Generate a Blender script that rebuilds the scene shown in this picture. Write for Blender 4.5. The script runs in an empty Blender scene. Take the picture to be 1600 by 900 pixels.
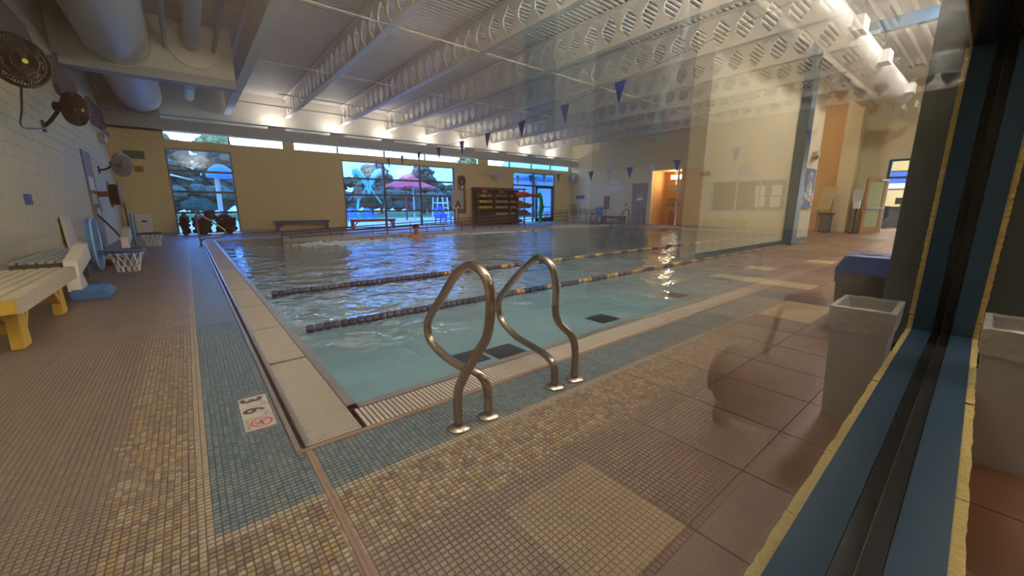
import bpy, bmesh, math, random
from mathutils import Vector, Matrix
S = bpy.context.scene
COL = S.collection
rng = random.Random(11)

# ------------------------------------------------------------------ camera, world, exposure
F_PX, PITCH, YAW = 613.0, math.atan(128 / 613.0), math.radians(39.16)
fw = Vector((math.sin(YAW) * math.cos(PITCH), math.cos(YAW) * math.cos(PITCH), -math.sin(PITCH)))
rt = Vector((math.cos(YAW), -math.sin(YAW), 0)); upv = rt.cross(fw)
cd = bpy.data.cameras.new('camera'); cam = bpy.data.objects.new('camera', cd); COL.objects.link(cam)
cd.sensor_width = 36; cd.lens = F_PX * 36 / 1600; cd.clip_start = 0.01; cd.clip_end = 400
m = Matrix((rt, upv, -fw)).transposed().to_4x4(); m.translation = (0, 0, 1.1)
cam.matrix_world = m; S.camera = cam

W = bpy.data.worlds.new('sky'); S.world = W; W.use_nodes = True
bg = W.node_tree.nodes['Background']
bg.inputs[0].default_value = (0.72, 0.86, 1.0, 1); bg.inputs[1].default_value = 7.5
S.view_settings.view_transform = 'Standard'; S.view_settings.look = 'None'
S.view_settings.exposure = 0.5; S.view_settings.gamma = 1.0; S.view_settings.use_curve_mapping = False
S.cycles.transparent_max_bounces = 24

# ------------------------------------------------------------------ materials
MATS = {}
def nt(name):
    m = bpy.data.materials.new(name); m.use_nodes = True
    t = m.node_tree; b = t.nodes['Principled BSDF']; MATS[name] = m
    return m, t, b
def N(t, kind, **kw):
    n = t.nodes.new(kind)
    for k, v in kw.items():
        if k[0] == 'i' and k[1:].isdigit(): n.inputs[int(k[1:])].default_value = v
        else: setattr(n, k, v)
    return n
def mth(t, op, a, b=None, clamp=False):
    n = t.nodes.new('ShaderNodeMath'); n.operation = op; n.use_clamp = clamp
    for i, v in enumerate((a, b)):
        if v is None: continue
        if isinstance(v, (int, float)): n.inputs[i].default_value = v
        else: t.links.new(v, n.inputs[i])
    return n.outputs[0]
def mixc(t, f, a, b):
    n = t.nodes.new('ShaderNodeMix'); n.data_type = 'RGBA'
    for i, v in ((0, f), (6, a), (7, b)):
        if isinstance(v, (int, float)): n.inputs[i].default_value = v
        elif isinstance(v, tuple): n.inputs[i].default_value = (*v, 1) if len(v) == 3 else v
        else: t.links.new(v, n.inputs[i])
    return n.outputs[2]
def mat(name, col, rough=.6, metal=0, var=.12, scale=6, bump=0, bscale=60, spec=.5, stretch=None, emit=None, es=0, alpha=None):
    """plain procedural material: colour with noise variation, optional fine relief"""
    m, t, b = nt(name)
    g = N(t, 'ShaderNodeNewGeometry'); pos = g.outputs['Position']
    if stretch:
        v = N(t, 'ShaderNodeVectorMath', operation='MULTIPLY'); v.inputs[1].default_value = stretch
        t.links.new(pos, v.inputs[0]); pos = v.outputs[0]
    n = N(t, 'ShaderNodeTexNoise'); n.inputs['Scale'].default_value = scale; n.inputs['Detail'].default_value = 5
    t.links.new(pos, n.inputs['Vector'])
    lo = tuple(c * (1 - var) for c in col); hi = tuple(min(1, c * (1 + var)) for c in col)
    t.links.new(mixc(t, n.outputs['Fac'], lo, hi), b.inputs['Base Color'])
    b.inputs['Roughness'].default_value = rough; b.inputs['Metallic'].default_value = metal
    b.inputs['Specular IOR Level'].default_value = spec
    if bump:
        n2 = N(t, 'ShaderNodeTexNoise'); n2.inputs['Scale'].default_value = bscale
        t.links.new(pos, n2.inputs['Vector'])
        bp = N(t, 'ShaderNodeBump'); bp.inputs['Strength'].default_value = bump; bp.inputs['Distance'].default_value = .01
        t.links.new(n2.outputs['Fac'], bp.inputs['Height']); t.links.new(bp.outputs[0], b.inputs['Normal'])
    if emit: b.inputs['Emission Color'].default_value = (*emit, 1); b.inputs['Emission Strength'].default_value = es
    return m
def pane(name, tint, r0=.04, gain=1.0, rough=0.0):
    """clear sheet: mirror reflection by angle (Schlick), the rest passes straight through"""
    m, t, b = nt(name); t.nodes.remove(b); out = t.nodes['Material Output']
    lw = N(t, 'ShaderNodeLayerWeight'); lw.inputs[0].default_value = .5
    f5 = mth(t, 'POWER', lw.outputs['Facing'], 5.0)
    r = mth(t, 'ADD', mth(t, 'MULTIPLY', f5, 1 - r0), r0)
    if gain > 1: r = mth(t, 'DIVIDE', mth(t, 'MULTIPLY', r, gain), mth(t, 'ADD', mth(t, 'MULTIPLY', r, gain - 1), 1.0))
    tr = N(t, 'ShaderNodeBsdfTransparent'); tr.inputs[0].default_value = (*tint, 1)
    gl = N(t, 'ShaderNodeBsdfGlossy'); gl.inputs['Roughness'].default_value = rough
    mx = N(t, 'ShaderNodeMixShader'); t.links.new(r, mx.inputs[0]); t.links.new(tr.outputs[0], mx.inputs[1]); t.links.new(gl.outputs[0], mx.inputs[2])
    t.links.new(mx.outputs[0], out.inputs[0]); return m

PITCH_T = .0225
def mosaic():
    m, t, b = nt('mosaic_tile')
    g = N(t, 'ShaderNodeNewGeometry'); s = N(t, 'ShaderNodeSeparateXYZ'); t.links.new(g.outputs['Position'], s.inputs[0])
    cx = mth(t, 'DIVIDE', s.outputs[0], PITCH_T); cy = mth(t, 'DIVIDE', s.outputs[1], PITCH_T)
    ix = mth(t, 'FLOOR', cx); iy = mth(t, 'FLOOR', cy); fx = mth(t, 'FRACT', cx); fy = mth(t, 'FRACT', cy)
    X = mth(t, 'MULTIPLY', mth(t, 'ADD', ix, .5), PITCH_T); Y = mth(t, 'MULTIPLY', mth(t, 'ADD', iy, .5), PITCH_T)
    c = N(t, 'ShaderNodeCombineXYZ'); t.links.new(ix, c.inputs[0]); t.links.new(iy, c.inputs[1])
    wn = N(t, 'ShaderNodeTexWhiteNoise', noise_dimensions='2D'); t.links.new(c.outputs[0], wn.inputs['Vector'])
    v2 = N(t, 'ShaderNodeVectorMath', operation='ADD'); v2.inputs[1].default_value = (371, 97, 0); t.links.new(c.outputs[0], v2.inputs[0])
    wn2 = N(t, 'ShaderNodeTexWhiteNoise', noise_dimensions='2D'); t.links.new(v2.outputs[0], wn2.inputs['Vector'])
    def ramp(cols, fac):
        r = N(t, 'ShaderNodeValToRGB'); e = r.color_ramp; e.interpolation = 'CONSTANT'
        while len(e.elements) < len(cols): e.elements.new(.5)
        for i, cc in enumerate(cols): e.elements[i].position = i / len(cols); e.elements[i].color = (*cc, 1)
        t.links.new(fac, r.inputs[0]); return r.outputs[0]
    blue = ramp([(.10, .15, .18), (.07, .125, .165), (.125, .175, .195), (.085, .14, .145), (.15, .18, .18), (.075, .12, .16), (.11, .16, .20)], wn.outputs[0])
    mixd = ramp([(.21, .165, .125), (.29, .245, .185), (.25, .18, .085), (.145, .11, .088), (.20, .155, .13), (.31, .27, .21), (.18, .138, .105), (.23, .185, .135)], wn.outputs[0])
    plain = ramp([(.18, .141, .120), (.192, .150, .127), (.168, .132, .113), (.185, .145, .123)], wn.outputs[0])
    cream = ramp([(.30, .26, .20), (.275, .235, .18), (.32, .28, .215)], wn.outputs[0])
    def both(a, bnd, y, ybnd): return mth(t, 'MULTIPLY', mth(t, 'GREATER_THAN', a, bnd), mth(t, 'GREATER_THAN', y, ybnd))
    jit = mth(t, 'MULTIPLY', mth(t, 'POWER', wn2.outputs[0], 4.0), .07)
    inX = mth(t, 'LESS_THAN', X, 19.9); inY = mth(t, 'LESS_THAN', Y, 17.0); near = mth(t, 'MULTIPLY', inX, inY)
    fm = mth(t, 'MULTIPLY', both(mth(t, 'ADD', X, jit), -.36, mth(t, 'ADD', Y, jit), 1.12), near)
    fc = mth(t, 'MULTIPLY', both(X, -.115, Y, 1.455), near)
    fb = mth(t, 'MULTIPLY', both(X, -.065, Y, 1.502), near)
    col = mixc(t, fb, mixc(t, fc, mixc(t, fm, plain, mixd), cream), blue)
    lo, hi = .045, .955
    gr = mth(t, 'MULTIPLY', mth(t, 'MULTIPLY', mth(t, 'GREATER_THAN', fx, lo), mth(t, 'LESS_THAN', fx, hi)), mth(t, 'MULTIPLY', mth(t, 'GREATER_THAN', fy, lo), mth(t, 'LESS_THAN', fy, hi)))
    t.links.new(mixc(t, gr, (.05, .042, .036), col), b.inputs['Base Color'])
    b.inputs['Roughness'].default_value = .42; b.inputs['Specular IOR Level'].default_value = .45
    return m
mosaic()
def water():
    m, t, b = nt('pool_water'); t.nodes.remove(b); out = t.nodes['Material Output']
    g = N(t, 'ShaderNodeNewGeometry')
    a = N(t, 'ShaderNodeTexNoise'); a.inputs['Scale'].default_value = 1.1; a.inputs['Detail'].default_value = 3; a.inputs['Distortion'].default_value = .6
    c = N(t, 'ShaderNodeTexNoise'); c.inputs['Scale'].default_value = 5.0; c.inputs['Detail'].default_value = 2; c.inputs['Distortion'].default_value = .4
    t.links.new(g.outputs['Position'], a.inputs['Vector']); t.links.new(g.outputs['Position'], c.inputs['Vector'])
    # the jets on the ramp side keep the far water choppier than the water at the ladder
    s = N(t, 'ShaderNodeSeparateXYZ'); t.links.new(g.outputs['Position'], s.inputs[0])
    mr = N(t, 'ShaderNodeMapRange'); t.links.new(s.outputs[1], mr.inputs[0])
    for i, v in ((1, 2.8), (2, 6.0), (3, .25), (4, 1.0)): mr.inputs[i].default_value = v
    h = mth(t, 'ADD', a.outputs['Fac'], mth(t, 'MULTIPLY', c.outputs['Fac'], .35))
    h = mth(t, 'MULTIPLY', h, mr.outputs[0])
    bp = N(t, 'ShaderNodeBump'); bp.inputs['Strength'].default_value = 1.0; bp.inputs['Distance'].default_value = .095
    t.links.new(h, bp.inputs['Height'])
    lw = N(t, 'ShaderNodeLayerWeight'); lw.inputs[0].default_value = .5; t.links.new(bp.outputs[0], lw.inputs['Normal'])
    fr = mth(t, 'ADD', mth(t, 'MULTIPLY', mth(t, 'POWER', lw.outputs['Facing'], 5.0), .98), .02)
    tr = N(t, 'ShaderNodeBsdfTransparent'); tr.inputs[0].default_value = (.62, .78, .83, 1)
    gl = N(t, 'ShaderNodeBsdfGlossy'); gl.inputs['Roughness'].default_value = .03; t.links.new(bp.outputs[0], gl.inputs['Normal'])
    mx = N(t, 'ShaderNodeMixShader'); t.links.new(fr, mx.inputs[0]); t.links.new(tr.outputs[0], mx.inputs[1]); t.links.new(gl.outputs[0], mx.inputs[2])
    t.links.new(mx.outputs[0], out.inputs[0])
water()
mat('yellow_wall', (.70, .575, .34), .7, var=.05, scale=2, bump=.05)
mat('cream_wall', (.66, .585, .39), .65, var=.06, scale=3, bump=.05)
mat('block_paint', (.60, .55, .38), .6, var=.06, scale=5, bump=.12, bscale=40)
mat('block_joint', (.62, .58, .46), .7, var=.05)
mat('orange_wall', (.75, .42, .13), .7, var=.05, scale=2)
mat('white_steel', (.72, .70, .66), .45, var=.05)
mat('deck_steel', (.66, .65, .63), .45, var=.05)
mat('duct_white', (.62, .62, .60), .5, var=.06, scale=2)
mat('soffit_grey', (.40, .44, .49), .6, var=.05)
mat('panel_grey', (.13, .11, .115), .85, var=.1, bump=.1)
mat('black_plastic', (.010, .010, .011), .45, var=.2)
mat('black_frame', (.012, .011, .010), .25, var=.2)
mat('blue_frame', (.03, .085, .155), .5, var=.08, scale=9, bump=.05)
mat('beam_blue', (.045, .15, .30), .4, var=.06)
mat('navy_steel', (.016, .05, .10), .4, var=.06)
mat('teal_door', (.13, .20, .235), .45, var=.08)
mat('blue_paint', (.05, .10, .20), .5, var=.1)
mat('win_frame', (.05, .07, .10), .4, var=.1)
mat('rough_block', (.78, .62, .25), .9, var=.22, scale=35, bump=.9, bscale=90)
mat('chrome', (.31, .275, .25), .22, metal=1, var=.06, scale=20)
mat('track_dark', (.05, .05, .053), .3, metal=.5, var=.3, scale=8)
mat('steel_strip', (.34, .31, .30), .35, metal=.7, var=.12, scale=12)
mat('caulk', (.20, .13, .10), .8, var=.15, scale=20)
mat('grate_beige', (.40, .365, .33), .55, var=.06, scale=20)
mat('gutter_dark', (.03, .025, .02), .9)
mat('pool_plaster', (.56, .66, .69), .7, var=.05, scale=1.5)
mat('pool_mark', (.035, .045, .05), .6)
mat('bench_yellow', (.60, .38, .05), .55, var=.12, scale=9, stretch=(6, 1, 6))
mat('bench_slat', (.52, .46, .34), .5, var=.1, scale=9, stretch=(8, 1, 8))
mat('bench_greywood', (.36, .40, .42), .4, var=.1, scale=9, stretch=(8, 1, 8))
mat('bench_dark', (.06, .055, .05), .6)
mat('foam_white', (.80, .86, .90), .5, var=.08)
mat('rail_dark', (.10, .095, .09), .45, metal=.4, var=.1)
mat('bench_navy', (.015, .045, .20), .5)
mat('bench_red', (.45, .03, .05), .5)
mat('bench_lemon', (.62, .50, .14), .5)
mat('hoop_blue', (.04, .15, .40), .7, var=.1, spec=.2)
mat('hoop_edge', (.22, .38, .58), .6, spec=.3)
mat('hoop_rim', (.01, .05, .17), .4)
mat('off_white', (.70, .68, .62), .5, var=.05)
mat('paper', (.78, .77, .74), .8, var=.03)
mat('net', (.75, .75, .75), .8)
mat('concrete_out', (.62, .58, .56), .8, var=.06, scale=1)
mat('grass', (.16, .30, .07), .9, var=.3, scale=8, bump=.5)
mat('foliage', (.06, .10, .055), .9, var=.55, scale=9)
mat('foliage_pale', (.13, .19, .10), .9, var=.5, scale=9)
mat('bark', (.12, .08, .05), .9, var=.3, scale=12)
mat('umbrella_red', (.80, .06, .07), .7, var=.06)
mat('turquoise', (.10, .62, .55), .4, var=.06)
mat('slide_blue', (.02, .22, .75), .4, var=.06)
mat('sail_tan', (.75, .60, .45), .8)
mat('wood_pole', (.62, .45, .28), .7, var=.2, scale=8)
mat('wood_brown', (.24, .12, .05), .6, var=.25, scale=10, stretch=(1, 1, 5))
mat('wood_door', (.32, .145, .04), .8, spec=.15, var=.2, scale=8, stretch=(5, 5, 1))
mat('door_grey', (.17, .16, .165), .5, var=.06)
mat('door_mauve', (.26, .22, .22), .5, var=.05)
mat('pink_panel', (.62, .40, .22), .6, var=.05)
mat('can_grey', (.46, .46, .46), .5, var=.05)
mat('bag_film', (.50, .49, .46), .35, var=.2, scale=20, bump=.8, bscale=25)
mat('bag_black', (.02, .02, .02), .3, var=.3, bump=.8, bscale=25)
mat('lid_blue', (.04, .11, .65), .4, var=.05)
mat('terracotta', (.235, .112, .062), .42, var=.22, scale=5, bump=.15, bscale=15)
mat('terracotta_pale', (.27, .145, .088), .42, var=.2, scale=5, bump=.15, bscale=15)
mat('terracotta_dark', (.165, .076, .046), .42, var=.22, scale=5, bump=.15, bscale=15)
mat('tile_ochre', (.52, .36, .17), .4, var=.12, scale=5)
mat('tile_plum', (.15, .07, .075), .4, var=.15, scale=5)
mat('lobby_grout', (.06, .04, .03), .9)
mat('skin', (.42, .20, .13), .55, var=.1)
mat('hair', (.04, .02, .015), .7)
mat('flag_blue', (.03, .05, .30), .7)
mat('flag_pale', (.45, .52, .60), .7)
mat('rope', (.35, .30, .22), .7)
mat('float_navy', (.02, .03, .09), .5)
mat('float_gold', (.30, .21, .09), .5)
mat('foam_red', (.62, .07, .04), .7)
mat('foam_green', (.02, .48, .06), .6)
mat('foam_yellow', (.75, .60, .10), .7)
mat('foam_blue', (.10, .28, .50), .7)
mat('exit_green', (.03, .12, .075), .6)
mat('sign_blue', (.04, .10, .30), .6)
mat('red_tank', (.40, .02, .02), .4)
mat('lime', (.62, .66, .06), .5)
mat('brown_canister', (.045, .02, .015), .45, var=.15)
mat('canister_band', (.035, .02, .018), .5)
mat('screen_blue', (.02, .06, .3), .3, emit=(.05, .16, .75), es=.9)
mat('screen_white', (.5, .5, .55), .3, emit=(.75, .72, .9), es=.8)
mat('lamp_white', (.9, .9, .85), .5, emit=(1, .86, .66), es=14)
mat('uplight_glow', (.9, .9, .85), .5, emit=(1, .86, .74), es=1.5)
mat('desk_navy', (.05, .06, .09), .5)
mat('office_dark', (.16, .15, .12), .6)
mat('mesh_black', (.02, .014, .012), .7, var=.8, scale=22, bump=.8, bscale=30)
pane('lobby_glass', (.93, .95, .94), .04, 3.7)
pane('window_glass', (.32, .53, .92), .04, 1.0)
pane('clerestory_glass', (.80, .90, 1.0), .04, 1.0)
pane('office_glass', (.72, .70, .58), .05, 1.0)
mat('door_glass', (.30, .28, .11), .8, spec=.15, var=.1)
pane('water_film', (.9, .95, .95), .02)

# ------------------------------------------------------------------ geometry helpers
IDENT = lambda p: Vector(p)
GA = .018; GU = Vector((1, GA, 0)).normalized(); GN = Vector((-GU.y, GU.x, 0)); G0 = Vector((0, .062, 0))
def glassframe(p): return G0 + GU * p[0] + GN * p[1] + Vector((0, 0, p[2]))
def opposite(p):                       # the lobby is laid out as it looks in the pane, and built on its own side of it
    p = Vector(p); return p - GN * (2 * (p - G0).dot(GN))
TR = [IDENT]
class MB:
    def __init__(s): s.v = []; s.f = []; s.mi = []; s.k = 0
    def add(s, vs, fs):
        o = len(s.v); s.v += [Vector(p) for p in vs]; s.f += [tuple(i + o for i in f) for f in fs]; s.mi += [s.k] * len(fs); return s
    def box(s, x0, x1, y0, y1, z0, z1):
        x0, x1 = min(x0, x1), max(x0, x1); y0, y1 = min(y0, y1), max(y0, y1); z0, z1 = min(z0, z1), max(z0, z1)
        return s.add([(x0, y0, z0), (x1, y0, z0), (x1, y1, z0), (x0, y1, z0), (x0, y0, z1), (x1, y0, z1), (x1, y1, z1), (x0, y1, z1)],
                     [(0, 3, 2, 1), (4, 5, 6, 7), (0, 1, 5, 4), (1, 2, 6, 5), (2, 3, 7, 6), (3, 0, 4, 7)])
    def bar(s, a, b, w, h, up=(0, 0, 1)):
        a, b = Vector(a), Vector(b); d = (b - a).normalized(); u = Vector(up)
        r = d.cross(u)
        if r.length < 1e-4: r = d.cross(Vector((1, 0, 0)))
        r.normalize(); u = r.cross(d)
        P = [c + r * sx * w / 2 + u * sz * h / 2 for c in (a, b) for sx, sz in ((-1, -1), (1, -1), (1, 1), (-1, 1))]
        return s.add(P, [(0, 3, 2, 1), (4, 5, 6, 7), (0, 1, 5, 4), (1, 2, 6, 5), (2, 3, 7, 6), (3, 0, 4, 7)][::1])
    def prism(s, poly, h0, h1, axis='z'):
        n = len(poly)
        def P(a, b, h): return {'z': (a, b, h), 'y': (a, h, b), 'x': (h, a, b)}[axis]
        vs = [P(a, b, h0) for a, b in poly] + [P(a, b, h1) for a, b in poly]
        return s.add(vs, [tuple(range(n))[::-1], tuple(range(n, 2 * n))] + [(i, (i + 1) % n, n + (i + 1) % n, n + i) for i in range(n)])
    def tube(s, pts, r, seg=10, caps=True, closed=False):
        pts = [Vector(p) for p in pts]; n = len(pts); rs = r if isinstance(r, (list, tuple)) else [r] * n
        prev = None; o = []
        for i, p in enumerate(pts):
            if closed: d = (pts[(i + 1) % n] - pts[i - 1]).normalized()
            else: d = (pts[min(i + 1, n - 1)] - pts[max(i - 1, 0)]).normalized()
            if prev is None:
                u = Vector((0, 0, 1)) if abs(d.z) < .9 else Vector((1, 0, 0)); u = (u - d * u.dot(d)).normalized()
            else:
                u = prev - d * prev.dot(d); u = u.normalized() if u.length > 1e-5 else prev
            prev = u; w = d.cross(u)
            o.append([p + (u * math.cos(2 * math.pi * k / seg) + w * math.sin(2 * math.pi * k / seg)) * rs[i] for k in range(seg)])
        vs = [q for ring in o for q in ring]; fs = []
        for i in range(n if closed else n - 1):
            j = (i + 1) % n
            fs += [(i * seg + k, i * seg + (k + 1) % seg, j * seg + (k + 1) % seg, j * seg + k) for k in range(seg)]
        if caps and not closed: fs += [tuple(range(seg))[::-1], tuple(range((n - 1) * seg, n * seg))]
        return s.add(vs, fs)
    def lathe(s, c, prof, seg=24, axis='z'):
        c = Vector(c); vs = []; n = len(prof)
        for r, h in prof:
            for k in range(seg):
                a, b = r * math.cos(2 * math.pi * k / seg), r * math.sin(2 * math.pi * k / seg)
                vs.append(c + Vector({'z': (a, b, h), 'x': (h, a, b), 'y': (b, h, a)}[axis]))
        fs = [(i * seg + k, i * seg + (k + 1) % seg, (i + 1) * seg + (k + 1) % seg, (i + 1) * seg + k) for i in range(n - 1) for k in range(seg)]
        if prof[0][0] > 1e-4: fs.append(tuple(range(seg))[::-1])
        if prof[-1][0] > 1e-4: fs.append(tuple(range((n - 1) * seg, n * seg)))
        return s.add(vs, fs)
    def blob(s, c, rx, ry, rz, sub=2, jit=0):
        bm = bmesh.new(); bmesh.ops.create_icosphere(bm, subdivisions=sub, radius=1)
        vs = [Vector(c) + Vector((v.co.x * rx, v.co.y * ry, v.co.z * rz)) * (1 + rng.uniform(-jit, jit)) for v in bm.verts]
        fs = [tuple(v.index for v in f.verts) for f in bm.faces]; bm.free(); return s.add(vs, fs)
    def text(s, txt, o, ex, ey, size, bold=0, align='LEFT'):
        cu = bpy.data.curves.new('t', 'FONT'); cu.body = txt; cu.size = size; cu.align_x = align; cu.offset = bold; cu.resolution_u = 3
        cu.fill_mode = 'FRONT'
        ob = bpy.data.objects.new('t', cu); COL.objects.link(ob); bpy.context.view_layer.update()
        me = bpy.data.meshes.new_from_object(ob.evaluated_get(bpy.context.evaluated_depsgraph_get()))
        o, ex, ey = Vector(o), Vector(ex), Vector(ey)
        s.add([o + ex * v.co.x + ey * v.co.y for v in me.vertices], [tuple(p.vertices) for p in me.polygons])
        bpy.data.objects.remove(ob); bpy.data.curves.remove(cu); bpy.data.meshes.remove(me); return s
    def mesh(s, name, mats, bev=0, smooth=False, center=None):
        T = TR[0]; vs = [T(p) for p in s.v]; flip = T is opposite
        if center is not None: vs = [p - center for p in vs]
        me = bpy.data.meshes.new(name); me.from_pydata([tuple(p) for p in vs], [], [f[::-1] for f in s.f] if flip else s.f)
        bm = bmesh.new(); bm.from_mesh(me); bmesh.ops.recalc_face_normals(bm, faces=bm.faces)
        if bev: bmesh.ops.bevel(bm, geom=bm.edges[:], offset=bev, segments=2, affect='EDGES', profile=.6, clamp_overlap=True)
        bm.to_mesh(me); bm.free()
        for q in (mats if isinstance(mats, (list, tuple)) else [mats]): me.materials.append(MATS[q])
        if isinstance(mats, (list, tuple)) and not bev: me.polygons.foreach_set('material_index', s.mi)
        if smooth:
            me.polygons.foreach_set('use_smooth', [True] * len(me.polygons)); me.set_sharp_from_angle(angle=math.radians(40))
        return me
    def build(s, name, mats, parent=None, bev=0, smooth=False, label=None):
        me = s.mesh(name, mats, bev, smooth); o = bpy.data.objects.new(name, me); COL.objects.link(o)
        if parent: adopt(o, parent)
        if label: o['label'] = label
        return o
def tag(o, label, cat, group=None):
    o['label'] = label; o['category'] = cat
    if group: o['group'] = group
    return o
BASE = {}
def thing(name, label, cat, loc, group=None):
    o = bpy.data.objects.new(name, None); COL.objects.link(o); o.empty_display_size = .1
    p = TR[0](loc); o.location = p; BASE[o.name] = p.copy(); return tag(o, label, cat, group)
def adopt(o, parent):
    o.parent = parent; p = BASE.get(parent.name)
    if p is not None: o.matrix_parent_inverse = Matrix.Translation(-p)
    return o
def struct(o): o['kind'] = 'structure'; return o
def stuff(o): o['kind'] = 'stuff'; return o
def dup(root, loc, rotz=0, label=None, scale=None):
    r = root.copy(); COL.objects.link(r); r.location = loc; r.rotation_euler = (0, 0, rotz)
    if scale: r.scale = scale
    if label: r['label'] = label
    BASE[r.name] = BASE.get(root.name)
    for ch in list(root.children):
        c = ch.copy(); COL.objects.link(c); c.parent = r; c.matrix_parent_inverse = ch.matrix_parent_inverse.copy()
        for g in ch.children:
            d = g.copy(); COL.objects.link(d); d.parent = c
    return r
def B(*a): return MB().box(*a)
def arc(c, r, a0, a1, n, plane='xz'):
    out = []
    for i in range(n + 1):
        a = math.radians(a0 + (a1 - a0) * i / n); u, v = r * math.cos(a), r * math.sin(a)
        out.append(Vector(c) + Vector({'xz': (u, 0, v), 'yz': (0, u, v), 'xy': (u, v, 0)}[plane]))
    return out
def smooth_path(pts, n=6):
    pts = [Vector(p) for p in pts]; out = []
    for i in range(len(pts) - 1):
        p0, p1, p2, p3 = pts[max(i - 1, 0)], pts[i], pts[i + 1], pts[min(i + 2, len(pts) - 1)]
        for k in range(n):
            t = k / n
            out.append(.5 * ((2 * p1) + (p2 - p0) * t + (2 * p0 - 5 * p1 + 4 * p2 - p3) * t * t + (3 * p1 - p0 - 3 * p2 + p3) * t ** 3))
    return out + [pts[-1]]
def lamp(parent, loc, kind, power, col, size=.3, rot=(0, 0, 0), sy=None, spread=None):
    l = bpy.data.lights.new('lamp_light', kind); l.energy = power; l.color = col
    if kind == 'AREA':
        l.size = size
        if sy: l.shape = 'RECTANGLE'; l.size_y = sy
        if spread: l.spread = spread
    else: l.shadow_soft_size = size
    o = bpy.data.objects.new('light', l); COL.objects.link(o); o.location = TR[0](loc); o.rotation_euler = rot
    if parent: adopt(o, parent)
    return o

# room extents (m): pool side y>0.  left wall x=-1.87, back wall y=20.6, right wall x=22.4
LX, BY, RX, CZ = -1.87, 20.6, 22.4, 5.68
PX0, PX1, PY0, PY1 = .61, 19.0, 2.15, 16.2
WZ = -.03

# ------------------------------------------------------------------ pool deck and basin
f = MB()
f.box(LX, .245, .15, BY, -.2, -.004); f.box(.245, RX, .15, 1.845, -.2, -.004)
f.box(19.33, RX, 1.845, BY, -.2, -.004); f.box(.245, 19.33, 16.5, BY, -.2, -.004)
floor = struct(f.build('floor', 'mosaic_tile'))
# mosaic pieces: the 300 that show largest are single pieces, those around them one part, the material takes over far away
def on_deck(x, y):
    if x < .235: return True
    return y < 1.835 and not (.275 < x < .312)
def in_sign(x, y): return .075 < x < .235 and 2.185 < y < 2.64
def px_size(x, y):
    d = Vector((x, y, -1.1)); z = d.dot(fw)
    if z < .3: return 0
    u = 800 + F_PX * d.dot(rt) / z; v = 450 - F_PX * d.dot(upv) / z
    return F_PX / z if (-15 < u < 1330 and v < 915) else 0
cells = []
for i in range(int(-1.87 / PITCH_T), int(4.2 / PITCH_T)):
    for j in range(int(.5 / PITCH_T), int(4.6 / PITCH_T)):
        x, y = (i + .5) * PITCH_T, (j + .5) * PITCH_T
        if not on_deck(x, y) or in_sign(x, y): continue
        q = px_size(x, y)
        if q > 150: cells.append((q, x, y))
cells.sort(reverse=True)
hw = PITCH_T * .455; cb = .0016
def tile_geo(x, y, mb):
    mb.add([(x - hw, y - hw, -.005), (x + hw, y - hw, -.005), (x + hw, y + hw, -.005), (x - hw, y + hw, -.005),
            (x - hw + cb, y - hw + cb, 0), (x + hw - cb, y - hw + cb, 0), (x + hw - cb, y + hw - cb, 0), (x - hw + cb, y + hw - cb, 0)],
           [(4, 5, 6, 7), (0, 1, 5, 4), (1, 2, 6, 5), (2, 3, 7, 6), (3, 0, 4, 7)])
tm = MB(); tile_geo(0, 0, tm); tmesh = tm.mesh('mosaic_tile', 'mosaic_tile')
for q, x, y in cells[:300]:
    o = bpy.data.objects.new('mosaic_tile', tmesh); COL.objects.link(o); o.location = (x, y, 0); o.parent = floor
tm = MB()
for q, x, y in cells[300:]: tile_geo(x, y, tm)
o = stuff(tm.build('mosaic_tiles', 'mosaic_tile', floor))
# expansion joint and its caulk on the deck in line with the pool corner
struct(B(.281, .306, .15, 1.845, -.01, .001).build('trim_1', 'caulk'))
# pool basin
b = MB(); b.box(PX0 - .3, PX1 + .3, PY0 - .3, PY1 + .3, -1.4, -1.15)
for q in ((PX0 - .3, PX0, PY0 - .3, PY1 + .3), (PX1, PX1 + .3, PY0 - .3, PY1 + .3), (PX0, PX1, PY0 - .3, PY0), (PX0, PX1, PY1, PY1 + .3)): b.box(*q, -1.2, -.16)
struct(b.build('floor_pool_basin', 'pool_plaster'))
for i, (x, y) in enumerate([(3.0, 4.75), (3.62, 4.62), (6.3, 4.82), (9.5, 5.0), (12.9, 5.2), (3.5, 14.0), (3.7, 11.2)]):
    o = B(x - .27, x + .27, y - .24, y + .24, -1.15, -1.143).build('dark_floor_tile', 'pool_mark', floor)
w = tag(stuff(MB().add([(PX0 - .06, PY0 - .06, WZ), (PX1 + .06, PY0 - .06, WZ), (PX1 + .06, PY1 + .06, WZ), (PX0 - .06, PY1 + .06, WZ)], [(0, 1, 2, 3)]).build('pool_water', 'pool_water')),
        'rippled teal water filling the swimming pool', 'water')
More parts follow.
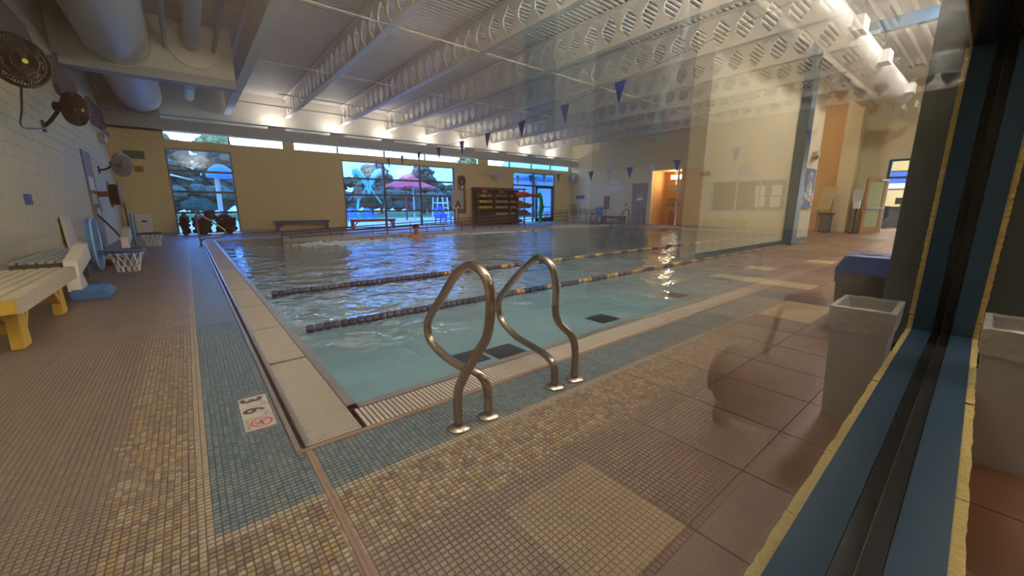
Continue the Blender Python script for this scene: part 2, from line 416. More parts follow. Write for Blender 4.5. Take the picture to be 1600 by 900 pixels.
# perimeter gutter: steel edges, dark slot, beige grating
def edge(name, lab, m, *bx):
    return bx
ge = thing('pool_gutter', 'beige slotted gutter grating with steel edges along the pool sides', 'gutter', (.3, 1.85, 0))
for nm, m_, bx in (
    ('outer_edge', 'steel_strip', (.243, .266, 1.845, 16.5, -.1, .012)), ('slot', 'gutter_dark', (.266, .286, 1.845, 16.5, -.1, -.02)),
    ('inner_edge', 'steel_strip', (.286, .312, 1.862, 16.5, -.1, .012)), ('water_edge', 'steel_strip', (.552, .607, 2.09, 16.2, -.25, .006)),
    ('outer_edge', 'caulk', (.243, 19.33, 1.836, 1.868, -.1, .004)), ('water_edge', 'steel_strip', (.552, 19.06, 2.09, 2.146, -.25, .006)),
    ('channel', 'gutter_dark', (.312, .552, 1.868, 16.2, -.2, -.06)), ('channel', 'gutter_dark', (.552, 19.33, 1.868, 2.09, -.2, -.06)),
    ('far_coping', 'grate_beige', (.245, 19.33, 16.2, 16.5, -.25, .004)), ('side_coping', 'grate_beige', (19.0, 19.33, 1.868, 16.2, -.25, .004))):
    B(*bx).build(nm, m_, ge, bev=.003 if nm != 'channel' else 0)
bm_l = B(-.117, .117, -.0058, .0058, -.014, 0).mesh('grate_bar', 'grate_beige')
bm_n = B(-.0085, .0085, -.106, .106, -.014, 0).mesh('grate_bar', 'grate_beige')
ml = MB(); k = 0; y = 1.885
while y < 16.15:
    jn = min(abs(y - q) for q in (3.11, 4.1, 5.13, 6.3, 7.45, 8.6, 9.86, 11.1, 12.4, 13.6, 15))
    if jn > .011:
        if k < 150:
            o = bpy.data.objects.new('grate_bar', bm_l); COL.objects.link(o); o.location = (.432, y, .002); adopt(o, ge)
        else: ml.box(.315, .549, y - .0058, y + .0058, -.012, .002)
        k += 1
    y += .0196
x = .585; k = 0
while x < 19.2:
    if k < 150:
        o = bpy.data.objects.new('grate_bar', bm_n); COL.objects.link(o); o.location = (x, 1.979, .002); adopt(o, ge)
    else: ml.box(x - .0085, x + .0085, 1.873, 2.085, -.012, .002)
    k += 1; x += .0255
stuff(ml.build('grate_bars', 'grate_beige', ge))
# depth marker set in the deck: 3 FT 6 IN and no diving
dm = thing('depth_marker', 'cream tile depth marker reading 3 FT 6 IN with red no diving symbol', 'depth marker', (.155, 2.41, 0))
for k, (a, b_) in enumerate(((2.478, 2.622), (2.334, 2.474), (2.195, 2.330))): B(.087, .223, a, b_, -.004, .0005).build('marker_tile', 'grate_beige', dm, bev=.001)
ex, ey = (0, -1, 0), (1, 0, 0); zt = .0014
MB().text('3', (.100, 2.607, zt), ex, ey, .14, .004).build('numeral', 'pool_mark', dm)
MB().text('6', (.100, 2.462, zt), ex, ey, .14, .004).build('numeral', 'pool_mark', dm)
MB().text('FT', (.183, 2.522, zt), ex, ey, .036).build('lettering', 'pool_mark', dm)
MB().text('IN', (.183, 2.376, zt), ex, ey, .036).build('lettering', 'pool_mark', dm)
MB().text('NO DIVING', (.096, 2.318, zt), ex, ey, .021).build('lettering', 'pool_mark', dm)
r_ = MB(); c0 = Vector((.163, 2.262, zt))
for k in range(28):
    a0, a1 = 2 * math.pi * k / 28, 2 * math.pi * (k + 1) / 28
    r_.add([c0 + Vector((math.cos(a) * q, math.sin(a) * q, 0)) for a, q in ((a0, .040), (a0, .050), (a1, .050), (a1, .040))], [(0, 1, 2, 3)])
r_.add([c0 + Vector(p) for p in ((-.032, -.026, .0002), (-.026, -.032, .0002), (.032, .026, .0002), (.026, .032, .0002))], [(0, 1, 2, 3)])
r_.build('no_diving_ring', 'bench_red', dm)
d_ = MB(); d_.add([c0 + Vector(p) for p in ((-.005, .028, 0), (.004, .028, 0), (.006, -.012, 0), (-.006, -.012, 0))], [(0, 1, 2, 3)])
d_.add([c0 + Vector((math.cos(k * .785) * .008 + .004, math.sin(k * .785) * .008 - .02, 0)) for k in range(8)], [tuple(range(8))])
d_.add([c0 + Vector(p) for p in ((-.03, -.005, 0), (-.03, .004, 0), (-.004, .006, 0), (-.004, -.004, 0))], [(0, 1, 2, 3)])
d_.build('diver_symbol', 'pool_mark', dm)

# ------------------------------------------------------------------ walls and windows of the pool hall
wl = struct(B(LX - .2, LX - .006, -.2, BY + .2, -.2, 6.2).build('wall_left', 'block_joint'))
bks = []
for r in range(31):
    for k in range(-1, 53):
        y0 = .4 * k + (.2 if r % 2 else 0); z0 = .2 * r
        if y0 < .2 or y0 + .4 > BY: continue
        d = Vector((LX, y0 + .2, z0 + .1 - 1.1)); zz = d.dot(fw)
        if zz < .4: continue
        u = 800 + F_PX * d.dot(rt) / zz; v = 450 - F_PX * d.dot(upv) / zz
        bks.append(((F_PX / zz) if (-40 < u and v > -40) else 0, y0, z0))
bks.sort(reverse=True)
bb = MB(); bb.box(0, .012, .004, .396, .0045, .1955); bmesh_ = bb.mesh('block', 'block_paint')
st = MB()
for k, (q, y0, z0) in enumerate(bks):
    if k < 300:
        o = bpy.data.objects.new('block', bmesh_); COL.objects.link(o); o.location = (LX - .008, y0, z0); o.parent = wl
    else: st.box(LX - .008, LX + .004, y0 + .004, y0 + .396, z0 + .0045, z0 + .1955)
stuff(st.build('blocks', 'block_paint', wl))
wins = [(-.36, 1.73, [], 'w1'), (6.13, 12.43, [8.2, 10.25], 'w2'), (16.88, 20.72, [18.7], 'w3')]
bw = MB(); segs = [(-2.1, -.36), (1.73, 6.13), (12.43, 16.88), (20.72, 22.6)]
for a, b_ in segs: bw.box(a, b_, BY, BY + .25, -.2, 3.28)
bw.box(-2.1, 22.6, BY, BY + .25, 3.28, 3.59)
CL = [(-.35, 3.72), (4.1, 14.2), (14.85, 22.2)]
for a, b_ in ((-2.1, -.35), (3.72, 4.1), (14.2, 14.85), (22.2, 22.6)): bw.box(a, b_, BY, BY + .25, 3.59, 4.3)
struct(B(-2.1, 22.6, BY, BY + .25, 4.3, 6.2).build('wall_back_upper', 'off_white'))
struct(bw.build('wall_back', 'yellow_wall'))
struct(B(-1.87, 22.4, BY - .015, BY, 0, .1).build('baseboard_back', 'caulk')) if False else None
for a, b_ in segs: struct(B(max(a, LX), min(b_, RX), BY - .012, BY, 0, .1).build('baseboard_back', 'grate_beige'))
n = 0
for a, b_, vs, _ in wins:
    n += 1; fr = MB(); xs = [a] + vs + [b_]; zs = [0, .84, 1.65, 2.45, 3.28]
    if n == 3: zs = [0, 2.46, 3.28]
    root = struct(bpy.data.objects.new('window_%d' % n, None)); COL.objects.link(root); root.location = (a, BY, 0); BASE[root.name] = Vector((a, BY, 0))
    for x in xs: B(x - .05, x + .05, BY + .02, BY + .13, 0, 3.28).build('mullion', 'win_frame', root)
    for z in zs: B(a, b_, BY + .03, BY + .12, max(0, z - .045), min(3.28, z + .045)).build('rail', 'win_frame', root)
    for i in range(len(xs) - 1):
        for j in range(len(zs) - 1): B(xs[i], xs[i + 1], BY + .07, BY + .078, zs[j], zs[j + 1]).build('glass_pane', 'window_glass', root)
    if n == 3:   # glazed exit door leaf in the right bay
        B(18.95, 19.07, BY + .0, BY + .1, 0, 2.4).build('door_stile', 'win_frame', root); B(20.45, 20.62, BY, BY + .1, 0, 2.4).build('door_stile', 'win_frame', root)
        B(18.95, 20.62, BY, BY + .1, 2.3, 2.46).build('door_rail', 'win_frame', root); B(18.95, 20.62, BY, BY + .1, 0, .3).build('door_rail', 'win_frame', root)
        B(18.95, 20.62, BY - .06, BY, 1.0, 1.06).build('push_bar', 'win_frame', root)
for (a, b_), ms in zip(CL, ([1.72], [6.0, 8.3, 10.6, 12.9], [16.6, 18.5, 20.3])):
    n += 1; root = struct(bpy.data.objects.new('window_%d' % n, None)); COL.objects.link(root); root.location = (a, BY, 3.6); BASE[root.name] = Vector((a, BY, 3.6))
    xs = [a] + ms + [b_]
    for x in xs: B(x - .03, x + .03, BY + .02, BY + .12, 3.59, 4.3).build('mullion', 'win_frame', root)
    for i in range(len(xs) - 1): B(xs[i], xs[i + 1], BY + .07, BY + .078, 3.59, 4.3).build('glass_pane', 'clerestory_glass', root)
# light shelf in front of the clerestory, with the uplights on it
sh = MB(); sh.box(LX, RX, 19.95, 20.5, 3.86, 3.92); sh.box(LX, RX, 19.93, 19.98, 3.86, 4.24)
struct(sh.build('trim_2', 'soffit_grey'))
struct(MB().tube([(LX, 19.9, 4.36), (RX, 19.9, 4.36)], .03, 8).build('trim_3', 'soffit_grey'))
for i, x in enumerate((3.4, 5.85, 8.25, 10.7, 13.1, 15.5, 17.9, 20.3)):
    t_ = thing('uplight', 'grey uplight box on the shelf below the ceiling, washing the back wall', 'uplight', (x, 20.15, 3.92), 'uplights on the back wall shelf')
    u = MB(); u.box(x - .32, x + .32, 19.92, 20.3, 4.22, 4.30); u.box(x - .32, x + .32, 19.92, 19.95, 4.30, 4.37); u.box(x - .3, x + .3, 20.05, 20.12, 3.92, 4.22)
    u.build('housing', 'soffit_grey', t_)
    B(x - .27, x + .27, 19.99, 20.27, 4.301, 4.306).build('lens', 'uplight_glow', t_)
    lamp(t_, (x, 20.13, 4.34), 'AREA', 17, (1, .84, .75), .5, (math.pi, 0, 0), .25)
# right wall with office window, recess and doors
rw = MB(); OY0, OY1, OZ0, OZ1 = 6.7, 10.22, .85, 2.38
AY0, AY1 = 10.72, 13.9
rw.box(RX, RX + .25, .2, OY0, -.2, 6.2); rw.box(RX, RX + .25, OY1, AY0, -.2, 6.2)
rw.box(RX, RX + .25, OY0, OY1, -.2, OZ0); rw.box(RX, RX + .25, OY0, OY1, OZ1, 6.2); rw.box(RX, RX + .25, AY1, BY + .2, -.2, 6.2); rw.box(RX, RX + .25, AY0, AY1, 3.2, 6.2)
struct(rw.build('wall_right', 'cream_wall'))
al = MB(); al.box(RX + 1.6, RX + 1.8, AY0 - .2, AY1 + .2, -.2, 3.4); al.box(RX + .25, RX + 1.6, AY1, AY1 + .2, -.2, 3.4); al.box(RX + .25, RX + 1.6, AY0 - .2, AY0, -.2, 3.4); al.box(RX + .25, RX + 1.6, AY0, AY1, 3.2, 3.4)
struct(al.build('wall_recess', 'orange_wall'))
struct(B(RX, RX + 1.6, AY0, AY1, -.2, -.002).build('floor_recess', 'mosaic_tile'))
struct(B(RX - .03, RX + .02, AY0 - .03, 12.0, 0, 3.2).build('wall_recess_panel', 'pink_panel'))
ofs = MB(); ofs.box(RX + 3.2, RX + 3.3, OY0 - .5, OY1 + .5, 0, 3); ofs.box(RX + .25, RX + 3.2, OY0 - .6, OY0 - .5, 0, 3); ofs.box(RX + .25, RX + 3.2, OY1 + .3, OY1 + .4, 0, 3); ofs.box(RX + .25, RX + 3.2, OY0 - .5, OY1 + .4, 2.9, 3); ofs.box(RX + .25, RX + 3.2, OY0 - .5, OY1 + .4, -.1, 0)
struct(ofs.build('wall_office', 'office_dark'))
root = struct(bpy.data.objects.new('window_7', None)); COL.objects.link(root); root.location = (RX, OY0, OZ0); BASE[root.name] = Vector((RX, OY0, OZ0))
ys = [OY0, 7.85, 8.95, OY1]
for y in ys: B(RX - .02, RX + .1, y - .035, y + .035, OZ0, OZ1).build('mullion', 'soffit_grey', root)
for z in (OZ0, OZ1): B(RX - .02, RX + .1, OY0, OY1, z - .04, z + .04).build('rail', 'soffit_grey', root)
for i in range(3):
    B(RX + .04, RX + .048, ys[i], ys[i + 1], OZ0, OZ1).build('glass_pane', 'office_glass', root)
    B(RX + .06, RX + .07, ys[i] + .05, ys[i + 1] - .05, 1.66, OZ1).build('roller_blind', 'office_dark', root)
for i, (y, z) in enumerate(((7.1, 1.85), (7.85, 1.85), (7.12, 1.3), (7.8, 1.32))):
    tag(B(RX + .034, RX + .0395, y - .22, y + .22, z - .25, z + .25).build('notice_sheet', 'paper'), 'white notice sheet taped on the office window over the bench', 'notice', 'notices on the office window')
tl = thing('office_ceiling_light', 'white ceiling light inside the office behind the window', 'light', (RX + 1.8, 8.5, 2.9))
B(RX + 1.3, RX + 2.3, 8.2, 8.8, 2.85, 2.9).build('diffuser', 'lamp_white', tl); lamp(tl, (RX + 1.8, 8.5, 2.8), 'AREA', 30, (1, .85, .6), .8)
# front (glazed) wall, along the pane
TR[0] = glassframe
JS, SZ, HZ, LS = 3.5, .335, 1.965, -1.7
fwl = MB(); n0, n1 = -.145, .12
fwl.box(-4.5, LS, n0, n1, -.2, 6.5); fwl.box(JS + .012, 22.6, n0, n1, -.2, 6.5); fwl.box(LS, JS + .012, n0, n1, -.2, SZ - .012); fwl.box(LS, JS + .012, n0, n1, HZ + .012, 6.5)
struct(fwl.build('wall_front', 'cream_wall'))
# split-face block edge round the opening: rough yellow strip pieces
edge_p = struct(bpy.data.objects.new('trim_4', None)); COL.objects.link(edge_p); edge_p.location = glassframe((0, n0, SZ)); BASE[edge_p.name] = glassframe((0, n0, SZ))
def rough_strip(a0, a1, vertical):
    q = MB(); c = 14
    for i in range(c + 1):
        t_ = a0 + (a1 - a0) * i / c; w0 = rng.uniform(.0, .004); w1 = rng.uniform(-.003, .003)
        q.v += [Vector(p) for p in (((JS + .001 + w1, -.128, t_), (JS + .001 + w1, -.152 - w0, t_), (JS + .02, -.152 - w0, t_)) if vertical else ((t_, -.128, SZ - .001 + w1), (t_, -.152 - w0, SZ - .001 + w1), (t_, -.152 - w0, SZ - .03)))]
        if i:
            o = (i - 1) * 3; q.f += [(o, o + 1, o + 4, o + 3), (o + 1, o + 2, o + 5, o + 4)]; q.mi += [0, 0]
    q.build('block_edge', 'rough_block', edge_p)
z = SZ
while z < HZ: rough_strip(z, min(z + .197, HZ), True); z += .2
s_ = LS
while s_ < JS: rough_strip(s_, min(s_ + .397, JS), False); s_ += .4
wf = thing('window_frame_lobby', 'blue painted steel frame around the large lobby window', 'window frame', (JS, 0, SZ))
wf.name = 'window_frame'
BASE[wf.name] = BASE.pop('window_frame_lobby', glassframe((JS, 0, SZ)))
for sg in (-1, 1):
    a, b_ = sorted((sg * .042, sg * .13))
    B(JS - .006, JS + .012, a, b_, SZ, HZ).build('jamb', 'blue_frame', wf)
    B(LS, JS, a, b_, SZ - .012, SZ + .002).build('sill', 'blue_frame', wf)
    B(LS, JS, a, b_, HZ - .002, HZ + .012).build('head', 'black_frame', wf)
    a, b_ = sorted((sg * .004, sg * .040))
    B(JS - .012, JS + .012, a, b_, SZ, HZ).build('gasket', 'black_frame', wf)
    B(LS, JS, a, b_, HZ - .012, HZ + .012).build('gasket', 'black_frame', wf)
    B(LS, JS - .35, a, b_, SZ - .012, SZ + .006).build('glazing_track', 'track_dark', wf)
    B(JS - .35, JS, a, b_, SZ - .012, SZ + .006).build('gasket', 'black_frame', wf)
gp = tag(B(LS, JS, -.003, .003, SZ, HZ).build('glass_pane', 'lobby_glass'), 'large clear window pane between lobby and pool, reflecting the lobby', 'window pane')
TR[0] = IDENT

# ------------------------------------------------------------------ ceiling: ribbed deck, joists, ducts
c = MB(); y = .1; pr = []
while y < BY + .1:
    pr += [(y, CZ), (y + .055, CZ), (y + .075, CZ + .05), (y + .13, CZ + .05)]; y += .15
vs = [(x, a, b_) for a, b_ in pr for x in (LX - .1, RX + .1)]
c.add(vs, [(2 * i, 2 * i + 1, 2 * i + 3, 2 * i + 2) for i in range(len(pr) - 1)])
c.box(LX - .2, RX + 2, -.1, BY + .2, CZ + .08, CZ + .2)
struct(c.build('ceiling', 'deck_steel'))
JX = [3.95, 6.28, 8.52, 10.76, 13.0, 15.24, 17.48, 19.72]
def joist(x, first):
    t_ = thing('roof_joist', 'white castellated steel roof joist with row of hexagonal openings', 'joist', (x, 10, 4.86), 'white castellated joists under the roof deck')
    B(x - .09, x + .09, .3, 20.55, 4.86, 4.885).build('bottom_flange', 'white_steel', t_)
    B(x - .09, x + .09, .3, 20.55, CZ - .04, CZ - .01).build('top_flange', 'white_steel', t_)
    wb = MB(); y = .4; z0, z1 = 4.885, CZ - .04; zm = (z0 + z1) / 2
    while y < 20.4:
        poly = [(y - .24, z0), (y + .24, z0), (y + .24, z0 + .1), (y + .075, zm - .08), (y + .075, zm + .08), (y + .24, z1 - .1), (y + .24, z1), (y - .24, z1), (y - .24, z1 - .1), (y - .075, zm + .08), (y - .075, zm - .08), (y - .24, z0 + .1)]
        wb.prism(poly, x - .012, x + .012, 'x'); wb.box(x - .012, x + .012, y + .24, y + .31, z0, z0 + .08); wb.box(x - .012, x + .012, y + .24, y + .31, z1 - .08, z1)
        y += .55
    wb.build('web', 'white_steel', t_); return t_
j0 = joist(JX[0], True)
for x in JX[1:]: dup(j0, (x, 10, 4.86))
t_ = thing('roof_beam', 'plain white solid steel roof beam beside the duct bulkhead', 'beam', (1.78, 10, 4.74))
B(1.66, 1.90, .3, 20.5, 4.72, 4.75).build('bottom_flange', 'white_steel', t_); B(1.77, 1.79, .3, 20.5, 4.75, CZ - .04).build('web', 'white_steel', t_); B(1.66, 1.9, .3, 20.5, CZ - .04, CZ - .01).build('top_flange', 'white_steel', t_)
for i, (x0, x1, y) in enumerate(((1.8, 6.2, 18.6), (3.0, 8.6, 16.6), (6.3, 13, 18.6), (2, 22, 13.2), (2, 22, 9.0))):
    tag(MB().tube([(x0, y, 4.93), (x1, y, 4.93)], .018, 8).build('conduit_pipe', 'white_steel'), 'thin white pipe running across under the roof joists', 'pipe', 'thin pipes under the joists')
# bulkhead with round ducts through it
bh = thing('duct_bulkhead', 'grey bulkhead panel hanging below the roof, crossed by round ducts', 'bulkhead', (-.2, 13.8, 4.25))
B(LX + .01, 1.5, 13.8, 13.95, 4.42, CZ - .015).build('panel', 'duct_white', bh); B(LX + .1, 1.5, 13.72, 14.1, 4.20, 4.42).build('bottom_beam', 'soffit_grey', bh)
MB().lathe((.68, 13.74, 5.12), [(.2, 0), (.53, 0), (.53, .05), (.2, .05)], 28, 'y').build('cover_plate', 'white_steel', bh)
MB().lathe((-.78, 13.7, 5.0), [(.62, 0), (.66, 0), (.66, .09), (.62, .09)], 32, 'y').build('duct_flange', 'duct_white', bh)
def duct(name, lab, x, z, r, y0, y1, rings, m_='duct_white'):
    d = thing(name, lab, 'duct', (x, y0, z - r)); k = 28 if r > .3 else 16
    MB().tube([(x, y0, z), (x, y1, z)], r, k).build('pipe', m_, d, smooth=True)
    for y in rings: MB().tube([(x, y - .05, z), (x, y + .05, z)], r * 1.035, k).build('collar', 'soffit_grey', d, smooth=True)
duct('round_duct', 'large white round duct running through the bulkhead along the block wall', -.78, 5.0, .62, 5.2, 19.9, (13.65,))
duct('round_duct', 'slim white round duct running through the bulkhead beside the roof beam', .63, 5.12, .16, 5, 19.9, (8.5, 16.0, 18))
duct('short_duct_drum', 'wide white duct drum above the slim duct', .75, 6.0, .55, 5.4, 13.8, (), ) if False else None
for x, z in ((.12, 4.98), (1.1, 5.05)):
    tag(MB().tube([(x, 6, z + .25), (x, 13.75, z)], .05, 8).build('hanger_rod', 'soffit_grey'), 'grey hanger rod fixed to the duct bulkhead', 'rod', 'hanger rods at the bulkhead')
# end wall ledge below the ceiling behind the ducts
struct(B(LX, -.3, 20.0, 20.6, 3.86, 4.6).build('trim_5', 'soffit_grey'))

# ------------------------------------------------------------------ grab rails at the ladder
def grab(name, path, feet, lab):
    t_ = thing('grab_rail', lab, 'grab rail', (feet[0][0], feet[0][1], 0))
    MB().tube(smooth_path(path, 6), .0235, 14).build('rail', 'chrome', t_, smooth=True)
    for fx, fy in feet: MB().lathe((fx, fy, 0), [(.062, 0), (.062, .008), (.05, .018), (.028, .022)], 24).build('flange', 'chrome', t_, smooth=True)
grab('r1', [(.93, 1.57, 0), (.93, 1.57, .18), (.955, 1.545, .28), (1.0, 1.48, .42), (1.02, 1.44, .50), (1.02, 1.41, .62), (1.02, 1.415, .74), (1.02, 1.48, .81), (1.02, 1.59, .82), (1.02, 1.71, .755), (1.02, 1.86, .61), (1.02, 2.0, .48), (1.02, 2.045, .40), (1.02, 2.01, .32), (1.03, 1.88, .27), (1.05, 1.74, .245), (1.085, 1.62, .235), (1.11, 1.57, .16), (1.113, 1.57, 0)],
     ((.93, 1.57), (1.113, 1.57)), 'polished looped grab rail at ladder whose legs cross over each other, beside depth marker corner')
grab('r2', [(1.81, 1.585, 0), (1.81, 1.585, .2), (1.785, 1.60, .30), (1.735, 1.66, .38), (1.72, 1.68, .46), (1.72, 1.68, .60), (1.72, 1.72, .73), (1.72, 1.83, .778), (1.72, 1.94, .725), (1.72, 2.11, .58), (1.72, 2.24, .45), (1.72, 2.275, .36), (1.72, 2.23, .26), (1.715, 2.07, .19), (1.69, 1.87, .175), (1.65, 1.68, .17), (1.636, 1.60, .13), (1.634, 1.59, 0)],
     ((1.81, 1.585), (1.634, 1.59)), 'polished looped grab rail at ladder whose two legs stand side by side')
grab('r3', [(.2, 14.0, 0), (.2, 14.0, .2), (.17, 14.0, .6), (.18, 14.0, .84), (.26, 14.0, .87), (.45, 14.0, .72), (.7, 14.0, .50), (.79, 14.0, .38), (.74, 14.0, .27), (.55, 14.0, .22), (.3, 14.0, .21), (.2, 14.0, .12)],
     ((.2, 14.0),), 'polished looped grab rail at the far pool side in front of the mesh bags')

# ------------------------------------------------------------------ lane ropes, flags
def lane(y, nf, lab):
    t_ = thing('lane_rope', lab, 'lane rope', (.6, y, WZ)); a, b_ = MB(), MB()
    MB().tube([(.615, y, WZ + .02), (18.95, y, WZ + .02)], .006, 6).build('cable', 'rope', t_)
    dm_, gm = None, None
    x = .75; k = 0; meshes = {}
    for c_ in ('float_navy', 'float_gold'):
        meshes[c_] = MB().lathe((0, 0, 0), [(.015, -.035), (.036, -.03), (.04, -.012), (.04, .012), (.036, .03), (.015, .035)], 8, 'x').mesh('float', c_, smooth=True)
    while x < 18.8:
        nav = (x < 3.2 or x > 17) or (int(x / .34) % 2 == 0)
        o = bpy.data.objects.new('float', meshes['float_navy' if nav else 'float_gold']); COL.objects.link(o)
        o.location = (x, y + rng.uniform(-.012, .012), WZ + .015); adopt(o, t_); x += .076
lane(5.8, 0, 'navy and gold lane rope farther from the ladder')
lane(3.88, 0, 'navy and gold lane rope nearest the ladder')
def flags(x, ys, zf, y0, y1, where):
    pts = [(x, y0 + (y1 - y0) * i / 30, zf(y0 + (y1 - y0) * i / 30)) for i in range(31)]
    tag(MB().tube(pts, .006, 5).build('flag_line', 'rope'), 'thin cord strung over the pool ' + where, 'cord')
    for i, y in enumerate(ys):
        z = zf(y); w_ = .14; h_ = .42; tl_ = rng.uniform(-.06, .06)
        P = [(x, y - w_, z), (x, y + w_, z), (x + tl_, y, z - h_), (x + .006, y - w_, z), (x + .006, y + w_, z), (x + tl_ + .006, y, z - h_)]
        pale = i % 2 == 1 and where.startswith('near the office')
        tag(MB().add(P, [(0, 1, 2), (5, 4, 3), (0, 3, 4, 1), (1, 4, 5, 2), (2, 5, 3, 0)]).build('pennant_flag', 'flag_pale' if pale else 'flag_blue'),
            ('pale' if pale else 'dark blue') + ' triangular pennant hanging on cord ' + where, 'flag', 'pennants ' + where)
flags(7.0, [5.2, 6.7, 8.2, 9.7, 11.1, 12.6, 14.1, 15.6, 17.0, 18.4], lambda y: 2.95 + .0075 * (13 - y) ** 2 * (1 if y < 13 else .2) + .12, 1.2, 20.5, 'over the ladder half of the pool')
flags(13.4, [3.6, 4.55, 5.5, 6.45, 7.4, 8.35, 9.3, 10.25, 11.2, 12.15, 13.1, 14.05, 15, 16], lambda y: 2.42 + .011 * (11 - y) ** 2 * (1 if y < 11 else .4) + .1, .5, 20.5, 'near the office window side')

# ------------------------------------------------------------------ ramp in the pool with its rails
struct(B(2.3, 19.0, 14.35, 14.6, -1.15, .06).build('wall_ramp', 'grate_beige'))
rp = MB(); rp.add([(2.3, 14.6, -1.1), (19, 14.6, -.02), (19, 16.2, -.02), (2.3, 16.2, -1.1), (2.3, 14.6, -1.15), (19, 14.6, -1.15), (19, 16.2, -1.15), (2.3, 16.2, -1.15)], [(0, 1, 2, 3), (4, 7, 6, 5), (0, 4, 5, 1), (3, 2, 6, 7), (1, 5, 6, 2)])
struct(rp.build('floor_ramp', 'pool_plaster'))
def railing(y, lab):
    t_ = thing('ramp_railing', lab, 'railing', (2.5, y, 0)); H = lambda x: .16 + (x - 2.5) * .048
    for dz in (0, -.18): MB().tube([(2.5, y, max(.1, H(2.5) + dz + .04)), (10, y, H(10) + dz), (18.8, y, H(18.8) + dz)], .021, 8).build('rail', 'rail_dark', t_)
    x = 2.5
    while x < 18.9: MB().tube([(x, y, .0 if y < 15 else -.3), (x, y, H(x))], .019, 8).build('post', 'rail_dark', t_); x += 1.63
railing(14.48, 'steel handrail rising along the ramp wall beside the water'); railing(16.0, 'steel handrail rising along the ramp on the deck side')
for i, y in enumerate((12.6, 13.6)):
    t_ = thing('stair_handrail', 'chrome handrail sloping down into the pool stairs', 'handrail', (19.6, y, 0), 'handrails of the pool stairs')
    MB().tube(smooth_path([(19.75, y, 0), (19.75, y, .8), (19.6, y, .9), (19.3, y, .85), (18.4, y, .0), (18.2, y, -.4)], 5), .024, 8).build('rail', 'chrome', t_, smooth=True)
    MB().tube([(19.2, y, 0), (19.2, y, .74)], .02, 8).build('post', 'chrome', t_)

# churned white water over the jets
for lab, spots in (('white churned water over the jets at the ramp start', [(4.0, 13.0, 1.5, .75, 420)]), ('white churned water over the jets along the ramp wall', [(9.6, 13.8, 3.2, .35, 420)])):
    fo = MB()
    for cx_, cy_, ax_, ay_, n_ in spots:
        for k in range(n_):
            x, y = rng.gauss(cx_, ax_ * .45), min(14.28, rng.gauss(cy_, ay_ * .5)); r_q = rng.uniform(.015, .06)
            fo.blob((x, y, WZ + .002), r_q * rng.uniform(1, 2.2), r_q, r_q * .35, 1, .2)
    stuff(tag(fo.build('churned_water', 'foam_white'), lab, 'foam'))
# swimmer
sw = thing('person', 'swimmer with dark hair, bare shoulders just above the water by the ramp', 'person', (6.35, 13.3, WZ))
me = bpy.data.meshes.new('body'); ss = [((0, 0, -.45), .16), ((0, 0, -.25), .17), ((0, 0, -.02), .17), ((0, 0, .10), .085), ((0, -.01, .16), .062), ((0, -.02, .24), .082), ((0, -.02, .33), .088),
      ((-.17, 0, .02), .085), ((-.26, 0, -.12), .062), ((-.27, -.12, -.3), .045), ((.17, 0, .02), .085), ((.30, -.02, -.04), .06), ((.52, -.06, -.02), .045), ((.66, -.08, -.01), .035)]
me.from_pydata([p for p, _ in ss], [(0, 1), (1, 2), (2, 3), (3, 4), (4, 5), (5, 6), (2, 7), (7, 8), (8, 9), (2, 10), (10, 11), (11, 12), (12, 13)], [])
ob = bpy.data.objects.new('body', me); COL.objects.link(ob); ob.modifiers.new('skin', 'SKIN'); ob.modifiers.new('sub', 'SUBSURF').levels = 2
for i, (_, r) in enumerate(ss): me.skin_vertices[0].data[i].radius = (r, r * .8)
me.skin_vertices[0].data[1].use_root = True
me2 = bpy.data.meshes.new_from_object(ob.evaluated_get(bpy.context.evaluated_depsgraph_get())); ob.modifiers.clear(); ob.data = me2; me2.materials.append(MATS['skin'])
me2.polygons.foreach_set('use_smooth', [True] * len(me2.polygons)); ob.parent = sw
hb = MB().blob((6.35, 13.3, WZ + .335), .098, .105, .085, 3); hb.v = [p if p.z > WZ + .31 or p.y > 13.3 else Vector((p.x, 13.3, p.z)) for p in hb.v]; hb.build('hair', 'hair', sw, smooth=True); sw.scale = (1.2, 1.2, 1.2)

